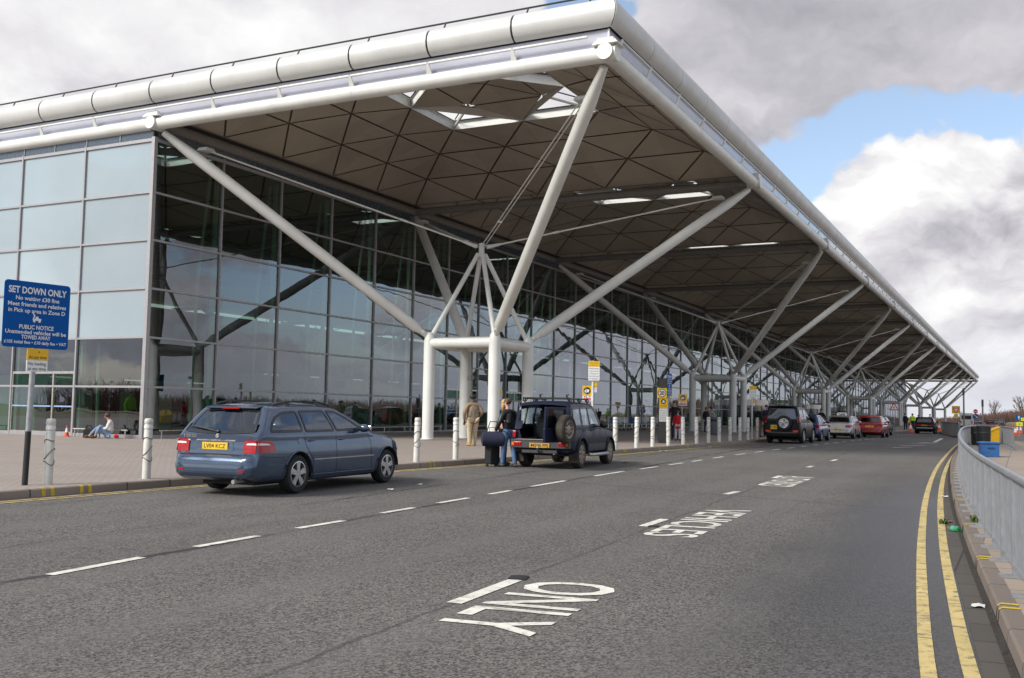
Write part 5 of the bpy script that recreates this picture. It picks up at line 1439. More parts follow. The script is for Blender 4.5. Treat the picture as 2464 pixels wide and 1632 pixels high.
# people further along
def far(label, x, y, rz, h, top, legs, hair, **k): return person(label, (x, y, z0(x)), rz, h, top, legs, DARK, hair, k.pop('skin', SKIN), k.pop('pose', None), group='people on the pavement', **k)
far('child in a red coat and pale trousers beside the grey totem', 16.9, 3.15, R(200), 1.35, REDC, LILAC, HBRN, coat=.25, pose=dict(rh=(.15, -.30, .98)))
far('man in a dark jacket with a hand to his face behind the child', 18.2, 3.7, R(190), 1.80, BLK, NAV, HBRN, pose=dict(rh=(.14, -.05, 1.52), re=(.12, -.24, 1.22)))
far('dark haired man in black to the right of the grey totem', 19.6, 4.55, R(120), 1.72, BLK, BLK, HBLK)
far('red haired woman in a dark coat by the second column tree', 40.5, 8.6, R(240), 1.72, BLK, NAV, HRED, coat=.3, hairlen=.04)
far('man in a white shirt leaning beside the red haired woman', 44.2, 9.2, R(150), 1.75, WHT, BLK, HBLK, lean=.25)
far('man in a dark jacket walking left of the right-hand second tree column', 44.2, 6.6, R(100), 1.72, BLK, NAV, HBRN)
far('blonde woman in a black jacket and brown trousers behind the black off-roader', 28.8, 2.3, R(-30), 1.72, BLK, BRN, HBLO, hairlen=.08)
far('man with dark hair beside the blonde woman at the black off-roader', 30.2, 2.2, R(200), 1.80, NAV, BLK, HBRN)
far('man in a beige jacket beyond the small blue hatchback', 33.8, 1.9, R(160), 1.78, BEIGE, NAV, HBRN)
far('man in a grey jacket to the right of the beige jacket man', 36.0, 1.6, R(160), 1.66, GRYC, NAV, HBRN)
far('person in black standing beyond the silver taxi', 47.5, 2.2, R(180), 1.78, BLK, BLK, HBRN)
far('person in dark clothes pulling bags near the fifth column tree', 88, .5, R(30), 1.75, BLK, BLK, HBLK, lean=.2)
far('person in a hi-vis jacket left of the black estate', 92, .2, R(180), 1.75, HIVI, NAV, HBRN)
far('second person in a hi-vis jacket near the traffic cones', 97, .6, R(180), 1.78, HIVI, BLK, HBRN)
far('person in a dark red jacket right of the black estate', 92, -1.6, R(200), 1.72, REDC, NAV, HBRN)
far('person in dark clothes under the far end of the canopy', 120, 2, R(0), 1.75, BLK, BLK, HBLK)
# people inside, seen through the glass
def ins(label, x, y, rz, h, top, legs, hair): return person(label, (x, y, 0), rz, h, top, legs, DARK, hair, SKIN, None, group='people inside the hall')
ins('person in a yellow shirt inside the glass behind the blue car', 14.6, 21.2, R(-120), 1.80, YEL, NAV, HBLK)
ins('dark figure inside the glass above the blue car roof', 7.4, 20.0, R(-60), 1.84, BLK, BLK, HBLK)
ins('person in a hi-vis vest inside the corner window', 1.8, 20.6, R(-90), 1.75, HIVI, BLK, HBLK)
ins('person in black inside the glass by the left column', 18.8, 21, R(-90), 1.74, BLK, DEN, HBLK)
ins('person in grey inside the glass left of the front door', 17.2, 23, R(-90), 1.70, GRYC, NAV, HBRN)
ins('person in red inside the glass beyond the front door', 26, 22, R(-90), 1.70, REDC, NAV, HBRN)
ins('man in navy inside the side doors', 6.5, 25.0, R(180), 1.75, NAV, BLK, HBRN)
# ------------------------------------------------------------------ street furniture
PLAS = mat('white_plastic', (.60, .59, .54), .45, var=.08, scale=5, dirt=.35)
REFL = mat('white_reflector', (.75, .75, .74), .3)
WIRE = mat('rope_grey', (.12, .11, .10), .8)
def bollard(label, x, y, seed):
    rr = random.Random(seed); b = thing('bollard', label, 'bollard', (x, y, z0(x)), rr.uniform(0, 6), 'white bollards along the kerb')
    b.rotation_euler = (rr.uniform(-.015, .015), rr.uniform(-.015, .015), rr.uniform(0, 6))
    mb = MB(); mb.lathe([(.075, -.02), (.075, .86), (.070, .87), (.070, .885), (.076, .895), (.076, .955), (.070, .965), (.070, .98), (.076, .99), (.076, 1.05), (.06, 1.075), (.01, 1.08)], 18); mb.build('post', PLAS, b, angle=40)
    mb = MB(); mb.lathe([(.0775, .90), (.0775, .95)], 18); mb.build('reflector_band', REFL, b)
    if x < 40:
        mb = MB(); z = rr.uniform(.25, .4); n = 40; t_ = rr.uniform(2.2, 3.2)
        pts = [(.081*math.cos(2*math.pi*t_*k/n), .081*math.sin(2*math.pi*t_*k/n), z+(.78-z)*(k/n)**(1.5)+.05*math.sin(k*.6)) for k in range(n)]
        mb.tube(pts, .007, 5); mb.build('rope', WIRE, b)
    return b
BL = [(-15.33, 3.70, 'white bollard with a rope beside the blue set down sign'), (-13.51, 3.41, 'white bollard with a rope left of the blue estate car'), (-5.77, 2.60, 'white bollard just right of the blue estate car'), (-4.09, 2.47, 'white bollard left of the couple with the suitcase'),
      (4.7, 1.45, 'first white bollard right of the dark blue off-roader'), (6.75, 1.45, 'second white bollard right of the dark blue off-roader'), (8.28, 1.38, 'white bollard just left of the grey totem'), (10.1, 1.38, 'white bollard just right of the grey totem'), (11.92, 1.36, 'white bollard in front of the child in the red coat')]
nth = ['fourth', 'fifth', 'sixth', 'seventh', 'eighth', 'ninth', 'tenth', 'eleventh']
for k, x in enumerate((13.44, 15.2, 16.9, 18.7, 20.5, 22.1, 24.1)): BL.append((x, 1.27, nth[k]+' white bollard counting right from the grey totem' if k else 'third white bollard right of the grey totem, before the column'))
for k, x in enumerate((62, 66, 70)): BL.append((x, .5, ['white bollard left of the warning triangle sign', 'white bollard just before the warning triangle sign', 'white bollard at the warning triangle sign post'][k]))
for k, (x, y, l) in enumerate(BL): bollard(l, x, y, k)
# ---- signs
SBLUE = mat('sign_blue', (.0, .085, .34), .6, var=.03, spec=.15); SYEL = mat('sign_yellow', (.80, .46, .0), .4, var=.04); SWHT = mat('sign_face_white', (.78, .78, .76), .4, var=.03); SRED = mat('sign_red', (.62, .012, .02), .4); SBLK = mat('sign_black', (.015, .015, .015), .5); GALV = mat('galvanised_steel', (.36, .37, .38), .45, .55, var=.12, scale=14); SFLUO = mat('sign_fluorescent', (.75, .80, .02), .4); SORG = mat('sign_orange', (.85, .20, .01), .4)
def rrect(w, h, r_, n=5):
    o = []
    for cx_, cy_, a0 in ((w/2-r_, h/2-r_, 0), (-w/2+r_, h/2-r_, 90), (-w/2+r_, -h/2+r_, 180), (w/2-r_, -h/2+r_, 270)):
        for k in range(n+1): a = R(a0+90*k/n); o.append((cx_+r_*math.cos(a), cy_+r_*math.sin(a)))
    return o
class Panel:
    """flat sign panel: local frame with reading direction ux, up z, facing n"""
    def __init__(s, parent, name, c, ang, poly, m, thick=.012, border=None):
        s.c = Vector(c); s.ux = Vector((math.cos(ang), math.sin(ang), 0)); s.n = Vector((s.ux.y, -s.ux.x, 0)); s.mb = MB(); s.mats = [m]; s.parent = parent; s.name = name; s.lay = 0
        i = len(s.mb.v); n = len(poly)
        for o in (0, -thick): s.mb.v += [tuple(s.P(a, b, o)) for a, b in poly]
        s.mb.face(range(i, i+n)); s.mb.face(range(i+2*n-1, i+n-1, -1))
        for k in range(n): s.mb.face((i+k, i+n+k, i+n+(k+1) % n, i+(k+1) % n))
    def P(s, a, b, o=0.): return s.c+s.ux*a+Vector((0, 0, b))+s.n*o
    def mi(s, m):
        if m not in s.mats: s.mats.append(m)
        return s.mats.index(m)
    def shape(s, poly, m, o=.002): s.mb.poly([tuple(s.P(a, b, o)) for a, b in poly], s.mi(m)); return s
    def text(s, t_, x, z, h, m, w=None, bold=.015, o=.003): add_text(s.mb, t_, s.P(x, z, o), s.ux, (0, 0, 1), h, w, s.mi(m), bold); return s
    def done(s): return s.mb.build(s.name, s.mats, s.parent, fix=False)
def circ(x, z, r_, n=20): return [(x+r_*math.cos(2*math.pi*k/n), z+r_*math.sin(2*math.pi*k/n)) for k in range(n)]
def ringp(pn, x, z, r0, r1, m, n=24, o=.002):
    for k in range(n):
        a, b = 2*math.pi*k/n, 2*math.pi*(k+1)/n
        pn.shape([(x+r0*math.cos(a), z+r0*math.sin(a)), (x+r1*math.cos(a), z+r1*math.sin(a)), (x+r1*math.cos(b), z+r1*math.sin(b)), (x+r0*math.cos(b), z+r0*math.sin(b))], m, o)
def set_down(pn, w, h):
    u = h/1.08
    pn.text('SET DOWN ONLY', 0, .395*u, .105*u, SWHT, w*.88, .03).text('No waiting £30 fine', 0, .265*u, .064*u, SWHT, w*.66, .02).text('Meet friends and relatives', 0, .165*u, .064*u, SWHT, w*.88, .02).text('in Pick up area in Zone D', 0, .065*u, .064*u, SWHT, w*.86, .02)
    # tow truck symbol
    pn.shape([(-.07*u, -.09*u), (.07*u, -.09*u), (.075*u, -.055*u), (.03*u, -.05*u), (.02*u, -.02*u), (-.02*u, -.02*u), (-.03*u, -.055*u), (-.07*u, -.06*u)], SWHT).shape([(-.07*u, -.06*u), (-.05*u, -.06*u), (-.03*u, .0), (-.075*u, .04*u), (-.08*u, .03*u), (-.055*u, -.005*u)], SWHT)
    pn.shape(circ(-.045*u, -.10*u, .02*u, 10), SWHT, .0035).shape(circ(.045*u, -.10*u, .02*u, 10), SWHT, .0035)
    pn.text('PUBLIC NOTICE', 0, -.20*u, .066*u, SWHT, w*.52, .02).text('Unattended vehicles will be', 0, -.285*u, .062*u, SWHT, w*.92, .02).text('TOWED AWAY', 0, -.365*u, .062*u, SWHT, w*.44, .02).text('£105 initial fine • £10 daily fee • VAT', 0, -.45*u, .05*u, SWHT, w*.94, .02)
def pole(parent, x, y, z0_, z1_, r_=.04, m=GALV, lean=(0, 0), black=0.):
    mb = MB(); A = Vector((x, y, z0_)); B = Vector((x+lean[0], y+lean[1], z1_))
    if black: k = black/(z1_-z0_); C_ = A+(B-A)*k; mb.tube([A, C_], r_*1.05, 12, 1); mb.tube([C_, B], r_, 12)
    else: mb.tube([A, B], r_, 12)
    return mb.build('pole', [m, SBLK], parent)
sx0, sy0 = -15.65, 3.84; zg = z0(sx0)
sg = thing('set_down_sign', 'large blue set down only sign on a pole with black foot', 'sign', (0, 0, 0))
pole(sg, sx0, sy0, zg-.05, 3.0, .045, GALV, (.07, .01), .92)
pn = Panel(sg, 'blue_panel', (sx0+.03, sy0+.01-.06, 2.585), R(-8), rrect(1.13, 1.08, .06), SBLUE); set_down(pn, 1.13, 1.08); pn.done()
pn = Panel(sg, 'yellow_plate', (sx0+.075, sy0-.06, 1.945), R(-8), rrect(.36, .19, .01, 2), SYEL); pn.shape(circ(.02, .04, .016, 8), SRED).text('At any time', 0, -.045, .05, SBLK, .3, .005); pn.done()
pn = Panel(sg, 'white_plate', (sx0+.07, sy0-.06, 1.755), R(-8), rrect(.36, .185, .01, 2), SWHT); pn.text('No loading', 0, .038, .05, SBLK, .3, .005).text('at any time', 0, -.042, .05, SBLK, .3, .005); pn.done()
def notice_sign(label, x, y, h, a):
    r_ = thing('notice_sign', label, 'sign', (0, 0, 0), 0, 'yellow and white notices on white poles'); z = z0(x)
    pole(r_, x, y, z, h, .038, mat('white_pole', (.62, .62, .60), .4))
    pn = Panel(r_, 'notice_panel', (x-.04, y-.05, h-.32), a, rrect(.36, .62, .01, 2), SWHT); pn.shape([(-.18, .13), (.18, .13), (.18, .31), (-.18, .31)], SYEL)
    pn.text('Taxis and coaches', 0, .255, .035, SBLK, .29, 0).text('set down only', 0, .185, .035, SBLK, .25, 0)
    for k, t_ in enumerate(('Private vehicles', 'must not be left', 'unattended at any', 'time on the road', 'No waiting here')): pn.text(t_, 0, .07-.08*k, .034, SBLK, .30-.02*(k % 3), 0)
    pn.done()
    pn = Panel(r_, 'yellow_plate', (x+.01, y-.05, h-.76), a, rrect(.16, .17, .01, 2), SYEL); pn.shape(circ(0, .04, .014, 8), SRED).text('At any time', 0, -.04, .03, SBLK, .13, 0); pn.done()
    pn = Panel(r_, 'white_plate', (x+.01, y-.05, h-.93), a, rrect(.16, .14, .01, 2), SWHT); pn.text('No loading', 0, .03, .028, SBLK, .13, 0).text('at any time', 0, -.03, .028, SBLK, .13, 0); pn.done()
notice_sign('white notice with yellow top on a pole behind the dark blue off-roader', 3.05, 1.6, 2.82, R(-60))
notice_sign('white notice with yellow top left of the black off-roader', 23.6, 1.43, 2.66, R(-60))
def trolley_sign(label, x, y, zt, a, w=.34):
    r_ = thing('trolley_sign', label, 'sign', (0, 0, 0), 0, 'yellow trolley signs'); pole(r_, x, y, z0(x), zt-.1, .03)
    pn = Panel(r_, 'sign_panel', (x, y-.04, zt-.27), a, rrect(w, .56, .02, 2), SWHT); pn.shape([(-w/2, -.08), (w/2, -.08), (w/2, .28), (-w/2, .28)], SYEL).shape(circ(0, .10, .13), SBLK, .003).shape([(-.09, .04), (.06, .04), (.08, .14), (-.02, .16), (-.03, .19), (-.06, .14), (-.10, .1)], SWHT, .004)
    pn.shape([(-w*.42, -.25), (w*.42, -.25), (w*.42, -.165), (-w*.42, -.165)], SRED).shape(circ(-.09, -.115, .025, 8), SRED).shape(circ(.09, -.115, .025, 8), SRED).text('NO TROLLEYS', 0, -.207, .04, SWHT, w*.74, .01, .004); pn.done()
trolley_sign('yellow sign with a black disc above the dark blue off-roader', 7.06, 3.5, 2.13, R(-60), .34)
trolley_sign('yellow sign with a black disc right of the grey totem', 21.2, 4.3, 2.15, R(-60), .42)
# grey totem with its 20 sign and notice
tt = thing('totem', 'dark grey slab totem with a yellow 20 limit sign', 'totem sign', (13.0, 2.57, 0))
mb = MB(); mb.box((0, 0, 1.32), (.34, .24, 2.64), rz=R(-60)); mb.build('slab', mat('totem_grey', (.055, .055, .05), .5), tt, bevel=.015)
a = R(-60); nx, ny = math.sin(a)*.13, -math.cos(a)*.13
tp = lambda z, dx=0.: (dx*math.cos(a)+nx*1.05, dx*math.sin(a)+ny*1.05, z)
pn = Panel(tt, 'speed_sign', tp(2.03, -.06), a, rrect(.40, .40, .02, 2), SFLUO); pn.shape(circ(0, 0, .18), SRED).shape(circ(0, 0, .142), SWHT, .003).text('20', 0, -.0, .15, SBLK, .2, .03, .005); pn.done()
pn = Panel(tt, 'yellow_notice', tp(1.61, .0), a, rrect(.35, .40, .02, 2), SYEL); pn.shape(circ(0, .07, .1), SBLK).shape([(-.05, .02), (.05, .02), (.05, .10), (-.03, .13)], SWHT, .003).text('No trolleys', 0, -.1, .04, SBLK, .28, 0); pn.done()
pn = Panel(tt, 'white_notice', tp(1.13, .0), a, rrect(.35, .54, .02, 2), SWHT)
for k, t_ in enumerate(('Vehicles left', 'unattended will', 'be removed and', 'a charge made', 'for recovery')): pn.text(t_, 0, .18-.09*k, .03, SBLK, .29-.02*(k % 2), 0)
pn.done()
s2 = thing('set_down_sign', 'smaller blue set down sign on a pole behind the grey totem', 'sign', (0, 0, 0)); pole(s2, 15.0, 3.0, 0, 2.85)
pn = Panel(s2, 'blue_panel', (15.0, 2.94, 2.44), R(5), rrect(.95, .95, .05), SBLUE); set_down(pn, .95, .95); pn.done()
# column labels
mb = MB(); mb.box((9-1.47-.235*.2+.20, 9-1.47-.215, 1.9), (.16, .03, .18)); tag(mb.build('column_label', SYEL, None), 'small yellow label on the front column of the nearest tree', 'label')
# ---- cones
CORG = mat('cone_orange', (.72, .085, .015), .5, var=.08); CWHT = mat('cone_sleeve', (.72, .72, .70), .4)
def cone(label, x, y, z, h=.75):
    r_ = thing('traffic_cone', label, 'traffic cone', (x, y, z), random.uniform(0, 1), 'traffic cones'); s = h/.75
    mb = MB(); mb.box((0, 0, .02*s), (.40*s, .40*s, .04*s)); mb.lathe([(.155*s, .04*s), (.115*s, .28*s), (.115*s, .281*s)], 16); mb.lathe([(.062*s, .56*s), (.03*s, .74*s), (.01, .75*s)], 16); mb.build('cone', CORG, r_, angle=40)
    mb = MB(); mb.lathe([(.115*s, .28*s), (.062*s, .56*s)], 16); mb.build('sleeve', CWHT, r_)
cone('orange and white cone by the doors left of the seated man', -.45, 21.4, z0(0), .42)
cone('slim orange and white cone beyond the column, left of the off-roader', 14.0, 9.5, 0, .62)
for k, (x, y, l) in enumerate(((77.8, -.94, 'traffic cone left of the black estate'), (92.9, -2.16, 'traffic cone just right of the black estate, first of four'), (95.2, -2.3, 'second traffic cone right of the black estate'), (96.5, -2.55, 'third traffic cone right of the black estate'), (96.5, -3.1, 'traffic cone next to the far barrier'))): cone(l, x, y, -.13, .95)
for k, (x, y, l) in enumerate(((66.3, -9.36, 'leftmost cone of the cluster on the right-hand road'), (66.9, -9.63, 'second cone from the left in the cluster on the right-hand road'), (67.7, -10.05, 'front right cone of the cluster on the right-hand road'), (71.8, -9.8, 'cone behind the cluster on the right-hand road'), (88, -10.1, 'distant cone left of the green box on the right'), (90, -10.4, 'distant cone nearest the green box on the right'), (32, -13.4, 'cone cut by the right edge of the picture'))): cone(l, x, y, -.12, .85)
for k in range(9): cone('small far cone in the row beyond the dark green car', 128+3*k, -6.2-.15*k, -.12, .8)
for k in range(6): cone('small far cone near the pair of distant dark cars', 118+4*k, -4.4-.1*k, -.12, .8)
# ---- island railing
GAL = mat('railing_galvanised', (.27, .28, .30), .42, .3, var=.10, scale=8, dirt=.15)
RP = smoothpl([(-24, -11.2), (-20, -10.85), (-17.68, -10.6), (-15.8, -10.40), (-12.0, -10.02), (-6.3, -9.58), (0, -9.22), (7, -8.92), (12.5, -8.68), (20.7, -8.42), (29.3, -8.28), (35.5, -8.3), (37.2, -8.55), (37, -8.95), (31.8, -9.5), (24, -9.95), (17, -10.3)], 2)
def along(pl, step):
    d = 0; nxt = 0; o = []
    for a_, b_ in zip(pl, pl[1:]):
        A, B = Vector(a_), Vector(b_); L_ = (B-A).length
        while nxt <= d+L_: o.append((*(A+(B-A)*((nxt-d)/L_)), math.atan2(B.y-A.y, B.x-A.x))); nxt += step
        d += L_
    return o
rl = thing('guard_railing', 'curved galvanised pedestrian railing along the traffic island on the right', 'railing', (0, 0, 0))
rt_, rb_ = .86, .10
P3 = lambda h: [(p[0], p[1], z0(p[0])+h) for p in [(a_, b_) for a_, b_, c_ in along(RP, .5)]]
mb = MB(); mb.tube(P3(rt_), .036, 8); mb.build('top_rail', GAL, rl)
mb = MB(); mb.tube(P3(rb_), .024, 6); mb.build('bottom_rail', GAL, rl)
posts = along(RP, 1.0)
for k, (x, y, c_) in enumerate(posts):
    mb = MB(); mb.box((x, y, z0(x)+rt_/2), (.05, .05, rt_), rz=c_); mb.box((x, y+.0, z0(x)+.012), (.12, .26, .022), rz=c_); mb.build('rail_post', GAL, rl)
bars = MB()
for x, y, c_ in along(RP, .125): bars.tube([(x, y, z0(x)+rb_), (x, y, z0(x)+rt_)], 0.0075, 5, caps=False)
tag(bars.build('rail_bar', GAL, rl), kind='stuff')
mb = MB(); mb.box((-18.25, -10.70, .30), (.02, .06, .42), rz=.1); tag(mb.build('timber_batten', mat('weathered_timber', (.16, .085, .03), .8), None), 'short weathered timber batten tied to the railing', 'batten')
# bins and grit box within the railing
def drum_bin(label, x, y, h, r_, m):
    b = thing('litter_bin', label, 'litter bin', (x, y, z0(x)), 0, 'bins behind the railing')
    mb = MB(); mb.lathe([(r_*.88, 0), (r_*.94, .1), (r_, h*.9), (r_*1.04, h*.9), (r_*1.04, h*.95), (r_*.9, h), (r_*.8, h), (r_*.75, h*.8), (.01, h*.8)], 24); mb.build('drum', m, b, angle=40)
    mb = MB(); mb.lathe([(r_*1.0, h*.62), (r_*1.02, h*.63), (r_*1.02, h*.68), (r_*1.0, h*.69)], 24); mb.build('band', DARK, b)
BINB = mat('bin_black', (.02, .022, .022), .4)
drum_bin('round black litter bin nearest the railing bend', 24.6, -8.75, .86, .30, BINB)
drum_bin('round black litter bin with a pale top, left of the yellow grit box', 22.8, -9.05, .92, .30, BINB)
gb = thing('grit_box', 'yellow grit box with a sloping lid behind the railing', 'grit box', (27.5, -9.2, z0(27)), R(100))
mb = MB(); mb.prism([(-.34, 0), (.34, 0), (.36, .45), (-.36, .80)], -.42, .42, axis='Y'); mb.build('box', mat('grit_yellow', (.72, .40, .01), .45), gb, bevel=.03)
mb = MB(); mb.prism([(-.40, .80), (-.37, .87), (.40, .52), (.39, .45)], -.45, .45, axis='Y'); mb.build('lid', MATS['grit_yellow'], gb, bevel=.015)
bb_ = thing('crate', 'blue plastic crate behind the railing, below the bins', 'crate', (9.2, -9.62, z0(9)), .2)
mb = MB(); mb.box((0, 0, .22), (.60, .52, .44)); mb.box((0, 0, .45), (.68, .60, .05)); mb.box((0, 0, .475), (.5, .42, .02)); mb.build('box', mat('crate_blue', (.02, .09, .26), .45), bb_, bevel=.02)
mb = MB(); mb.tube([(-.32, -.1, .3), (-.36, 0, .3), (-.32, .1, .3)], .015, 6); mb.build('handle', DARK, bb_)
# far barrier, posts, road signs
fb = thing('barrier', 'straight grey barrier with vertical slats near the black estate', 'barrier', (0, 0, 0))
FB = [(52.7, -6.5), (60, -5.7), (75.3, -3.96), (82, -3.4)]
mb = MB(); mb.tube([(x, y, .92) for x, y in FB], .05, 6); mb.tube([(x, y, .05) for x, y in FB], .04, 6); mb.build('rail', GALV, fb)
for x, y, c_ in along(FB, 1.9): mb = MB(); mb.box((x, y, .4), (.08, .08, 1.06), rz=c_); mb.build('post', GALV, fb)
for x, y, c_ in along(FB, .38): mb = MB(); mb.box((x, y, .48), (.2, .02, .84), rz=c_); mb.build('slat', mat('barrier_slat', (.20, .20, .19), .6), fb)
ribbon('far_kerb', dense([(50, -7.0), (52.7, -6.15), (60, -5.35), (75, -3.6), (84, -3.0)], 1), [(0, -.14), (-.02, 0), (-1.6, 0), (-1.62, -.13)], 0, KERB)
for x, y, h, l in ((60, -6.5, 3.72, 'tall slim grey post, the nearer of two by the railing'), (60, -7.84, 2.84, 'shorter slim grey post, right of the taller one')):
    p_ = thing('lighting_post', l, 'post', (x, y, -.12)); mb = MB(); mb.box((0, 0, h/2), (.2, .12, h+.12)); mb.build('shaft', mat('post_grey', (.16, .15, .155), .5), p_, bevel=.01)
    mb = MB(); mb.box((-.09, 0, h-.25), (.06, .16, .5)); mb.build('head', DARK, p_)
def tripoly(s_, up_=True): return [(-s_/2, -s_*.29), (s_/2, -s_*.29), (0, s_*.58)] if up_ else [(-s_/2, s_*.29), (0, -s_*.58), (s_/2, s_*.29)]
FA = R(-70)
ts = thing('warning_sign', 'red and white warning triangle on a thin pole', 'road sign', (0, 0, 0)); pole(ts, 71.8, -.09, 0, 2.3)
pn = Panel(ts, 'triangle', (71.7, -.09, 2.17), FA, tripoly(.86), SRED); pn.shape(tripoly(.58), SWHT).shape([(-.06, -.08), (.06, -.08), (.03, .04), (.05, .10), (-.02, .14), (-.04, .02)], SBLK, .004); pn.done()
ys = thing('give_way_sign', 'yellow backed give way sign with a small yellow plate below', 'road sign', (0, 0, 0)); pole(ys, 105, -3.52, -.1, 2.6)
pn = Panel(ys, 'backing', (104.9, -3.52, 2.35), FA, rrect(.94, .9, .05), SYEL); pn.shape(tripoly(.78, False), SRED).shape(tripoly(.5, False), SWHT, .004); pn.done()
pn = Panel(ys, 'limit_plate', (104.9, -3.52, 1.62), FA, rrect(.5, .46, .04), SFLUO); pn.shape(circ(0, 0, .16), SRED).shape(circ(0, 0, .12), SWHT, .004).text('20', 0, 0, .12, SBLK, .16, .02, .006); pn.done()
ns = thing('no_entry_sign', 'round red no entry sign above a round blue sign', 'road sign', (0, 0, 0)); pole(ns, 120, -5.08, -.1, 2.5)
pn = Panel(ns, 'no_entry_disc', (119.9, -5.08, 2.31), FA, circ(0, 0, .29), SRED); pn.shape([(-.2, -.045), (.2, -.045), (.2, .045), (-.2, .045)], SWHT); pn.done()
pn = Panel(ns, 'arrow_disc', (119.9, -5.08, 1.68), FA, circ(0, 0, .33), SBLUE); pn.shape([(-.2, .16), (-.14, .2), (.14, -.06), (.2, .02), (.22, -.2), (0, -.18), (.07, -.11)], SWHT); pn.done()
bs = thing('direction_sign', 'blue and yellow signs on a pole at the right edge', 'road sign', (0, 0, 0)); pole(bs, 70, -10.34, -.1, 1.7)
pn = Panel(bs, 'blue_plate', (69.9, -10.32, 1.43), FA, rrect(.5, .42, .03), SBLUE); pn.shape([(-.03, -.15), (.03, -.15), (.03, .03), (.1, .03), (0, .16), (-.1, .03), (-.03, .03)], SWHT); pn.done()
pn = Panel(bs, 'yellow_plate', (69.9, -10.36, .88), FA, rrect(.5, .32, .03), SFLUO); pn.text('20', 0, 0, .12, SBLK, .16, .02); pn.done()
pn = Panel(bs, 'upper_yellow_plate', (69.9, -10.62, 1.30), FA, rrect(.3, .26, .03), SFLUO); pn.text('P', 0, 0, .12, SBLK, .1, .02); pn.done()
gbx = thing('cabinet', 'dark green cabinet at the right edge beyond the cones', 'cabinet', (80, -11.3, -.12)); mb = MB(); mb.box((0, 0, .55), (.9, 1.3, 1.1)); mb.build('box', mat('cabinet_green', (.05, .07, .03), .5), gbx, bevel=.02); mb = MB(); mb.box((0, 0, 1.12), (1.0, 1.4, .06)); mb.build('lid', MATS['cabinet_green'], gbx)
# white minibus
mv = thing('minibus', 'white minibus seen from behind near the no entry sign', 'minibus', (150, -2.6, -.13))
mb = MB(); mb.prism([(0, .35), (4.8, .35), (5.2, .9), (4.4, 1.25), (3.9, 2.25), (3.4, 2.4), (.1, 2.4), (0, 2.2)], -.92, .92, axis='Y'); mb.build('body', mat('van_white', (.55, .55, .54), .4), mv, bevel=.06)
mb = MB(); mb.box((-.01, 0, 1.7), (.03, 1.4, .6)); mb.build('rear_window', mat('dark_window', (.03, .035, .04), .1), mv)
for s_ in (-1, 1):
    mb = MB(); mb.box((-.02, s_*.8, .95), (.04, .16, .35)); mb.build('tail_lamp', REDL, mv); mb = MB(); mb.box((1.8, s_*.925, 1.7), (3.0, .03, .55)); mb.build('side_window', MATS['dark_window'], mv)
    for x_ in (.9, 4.0): wheel(mv, x_, s_*.8, .33, .2, s_, 'disc', ALLOY)
# trolley bay: rails with blue and white panels, nested trolleys
tb_ = thing('trolley_bay', 'trolley bay rail with blue and white panels by the glass wall', 'trolley bay', (0, 0, 0))
mb = MB(); mb.tube([(33.5, 13, .0), (33.5, 13, 1.0), (44, 13, 1.0), (44, 13, 0)], .035, 8); mb.tube([(33.5, 13, .5), (44, 13, .5)], .025, 6); mb.build('frame', STEEL, tb_)
for k in range(8):
    mb = MB(); mb.box((34.3+1.25*k, 12.97, .73), (.62, .02, .4)); mb.build('panel', SBLUE if k % 3 == 0 else mat('panel_pale', (.34, .42, .46), .4), tb_)
for k in range(6):
    tr = thing('luggage_trolley', 'chrome luggage trolley nested in the trolley bay', 'luggage trolley', (35+1.5*k, 14, 0), 0, 'luggage trolleys in the bay')
    mb = MB(); mb.tube([(-.5, -.28, .2), (.4, -.28, .2), (.4, .28, .2), (-.5, .28, .2), (-.5, -.28, .2)], .02, 6); mb.tube([(.4, -.28, .2), (.5, -.28, 1.0), (.5, .28, 1.0), (.4, .28, .2)], .02, 6); mb.box((0, 0, .22), (.85, .5, .02)); mb.build('frame', CHROME, tr)
    mb = MB(); [mb.tube([(x_, y_-.02, .07), (x_, y_+.02, .07)], .07, 10) for x_ in (-.35, .3) for y_ in (-.25, .25)]; mb.build('wheels', BLACK, tr)
gbin = thing('litter_bin', 'round grey litter bin beside the second column tree', 'litter bin', (32, 5.75, 0)); mb = MB(); mb.lathe([(.29, 0), (.31, .05), (.31, .98), (.34, 1.0), (.34, 1.06), (.2, 1.08), (.01, 1.04)], 22); mb.build('drum', mat('bin_grey', (.13, .14, .15), .45), gbin, angle=40); mb = MB(); mb.lathe([(.315, .8), (.315, .92)], 22); mb.build('opening_band', BLACK, gbin)
# ---- litter, bottle, drain covers
bt = thing('bottle', 'green plastic bottle lying in the gutter by the island kerb', 'bottle', (-12.55, -9.80, z0(-12.6)-.088), R(40)); bt.scale = (.75, .75, .75)
mb = MB(); mb.lathe([(.01, -.13), (.048, -.125), (.05, -.03), (.046, 0), (.05, .03), (.048, .08), (.02, .13), (.016, .15), (.001, .15)], 16, axis='X'); mb.build('body', mat('green_plastic', (.02, .22, .08), .12, coat=.6), bt, angle=40)
mb = MB(); mb.lathe([(.051, -.05), (.051, .04)], 16, axis='X'); mb.build('label', mat('bottle_label', (.08, .30, .22), .5), bt)
mb = MB(); mb.lathe([(.019, .13), (.019, .16), (.001, .16)], 10, axis='X'); mb.build('cap', SRED, bt)
def paper(label, x, y, dz, s, m, seed):
    rr = random.Random(seed); mb = MB(); n = 4
    for i in range(n+1):
        for j in range(n+1): mb.v.append((x+(i/n-.5)*s*1.4, y+(j/n-.5)*s, z0(x)+dz+rr.uniform(.0, .35)*s*.5))
    for i in range(n):
        for j in range(n): mb.face((i*(n+1)+j, (i+1)*(n+1)+j, (i+1)*(n+1)+j+1, i*(n+1)+j+1), 0, True)
    tag(mb.build('litter', m, None, fix=False), label, 'litter', 'scraps of litter')
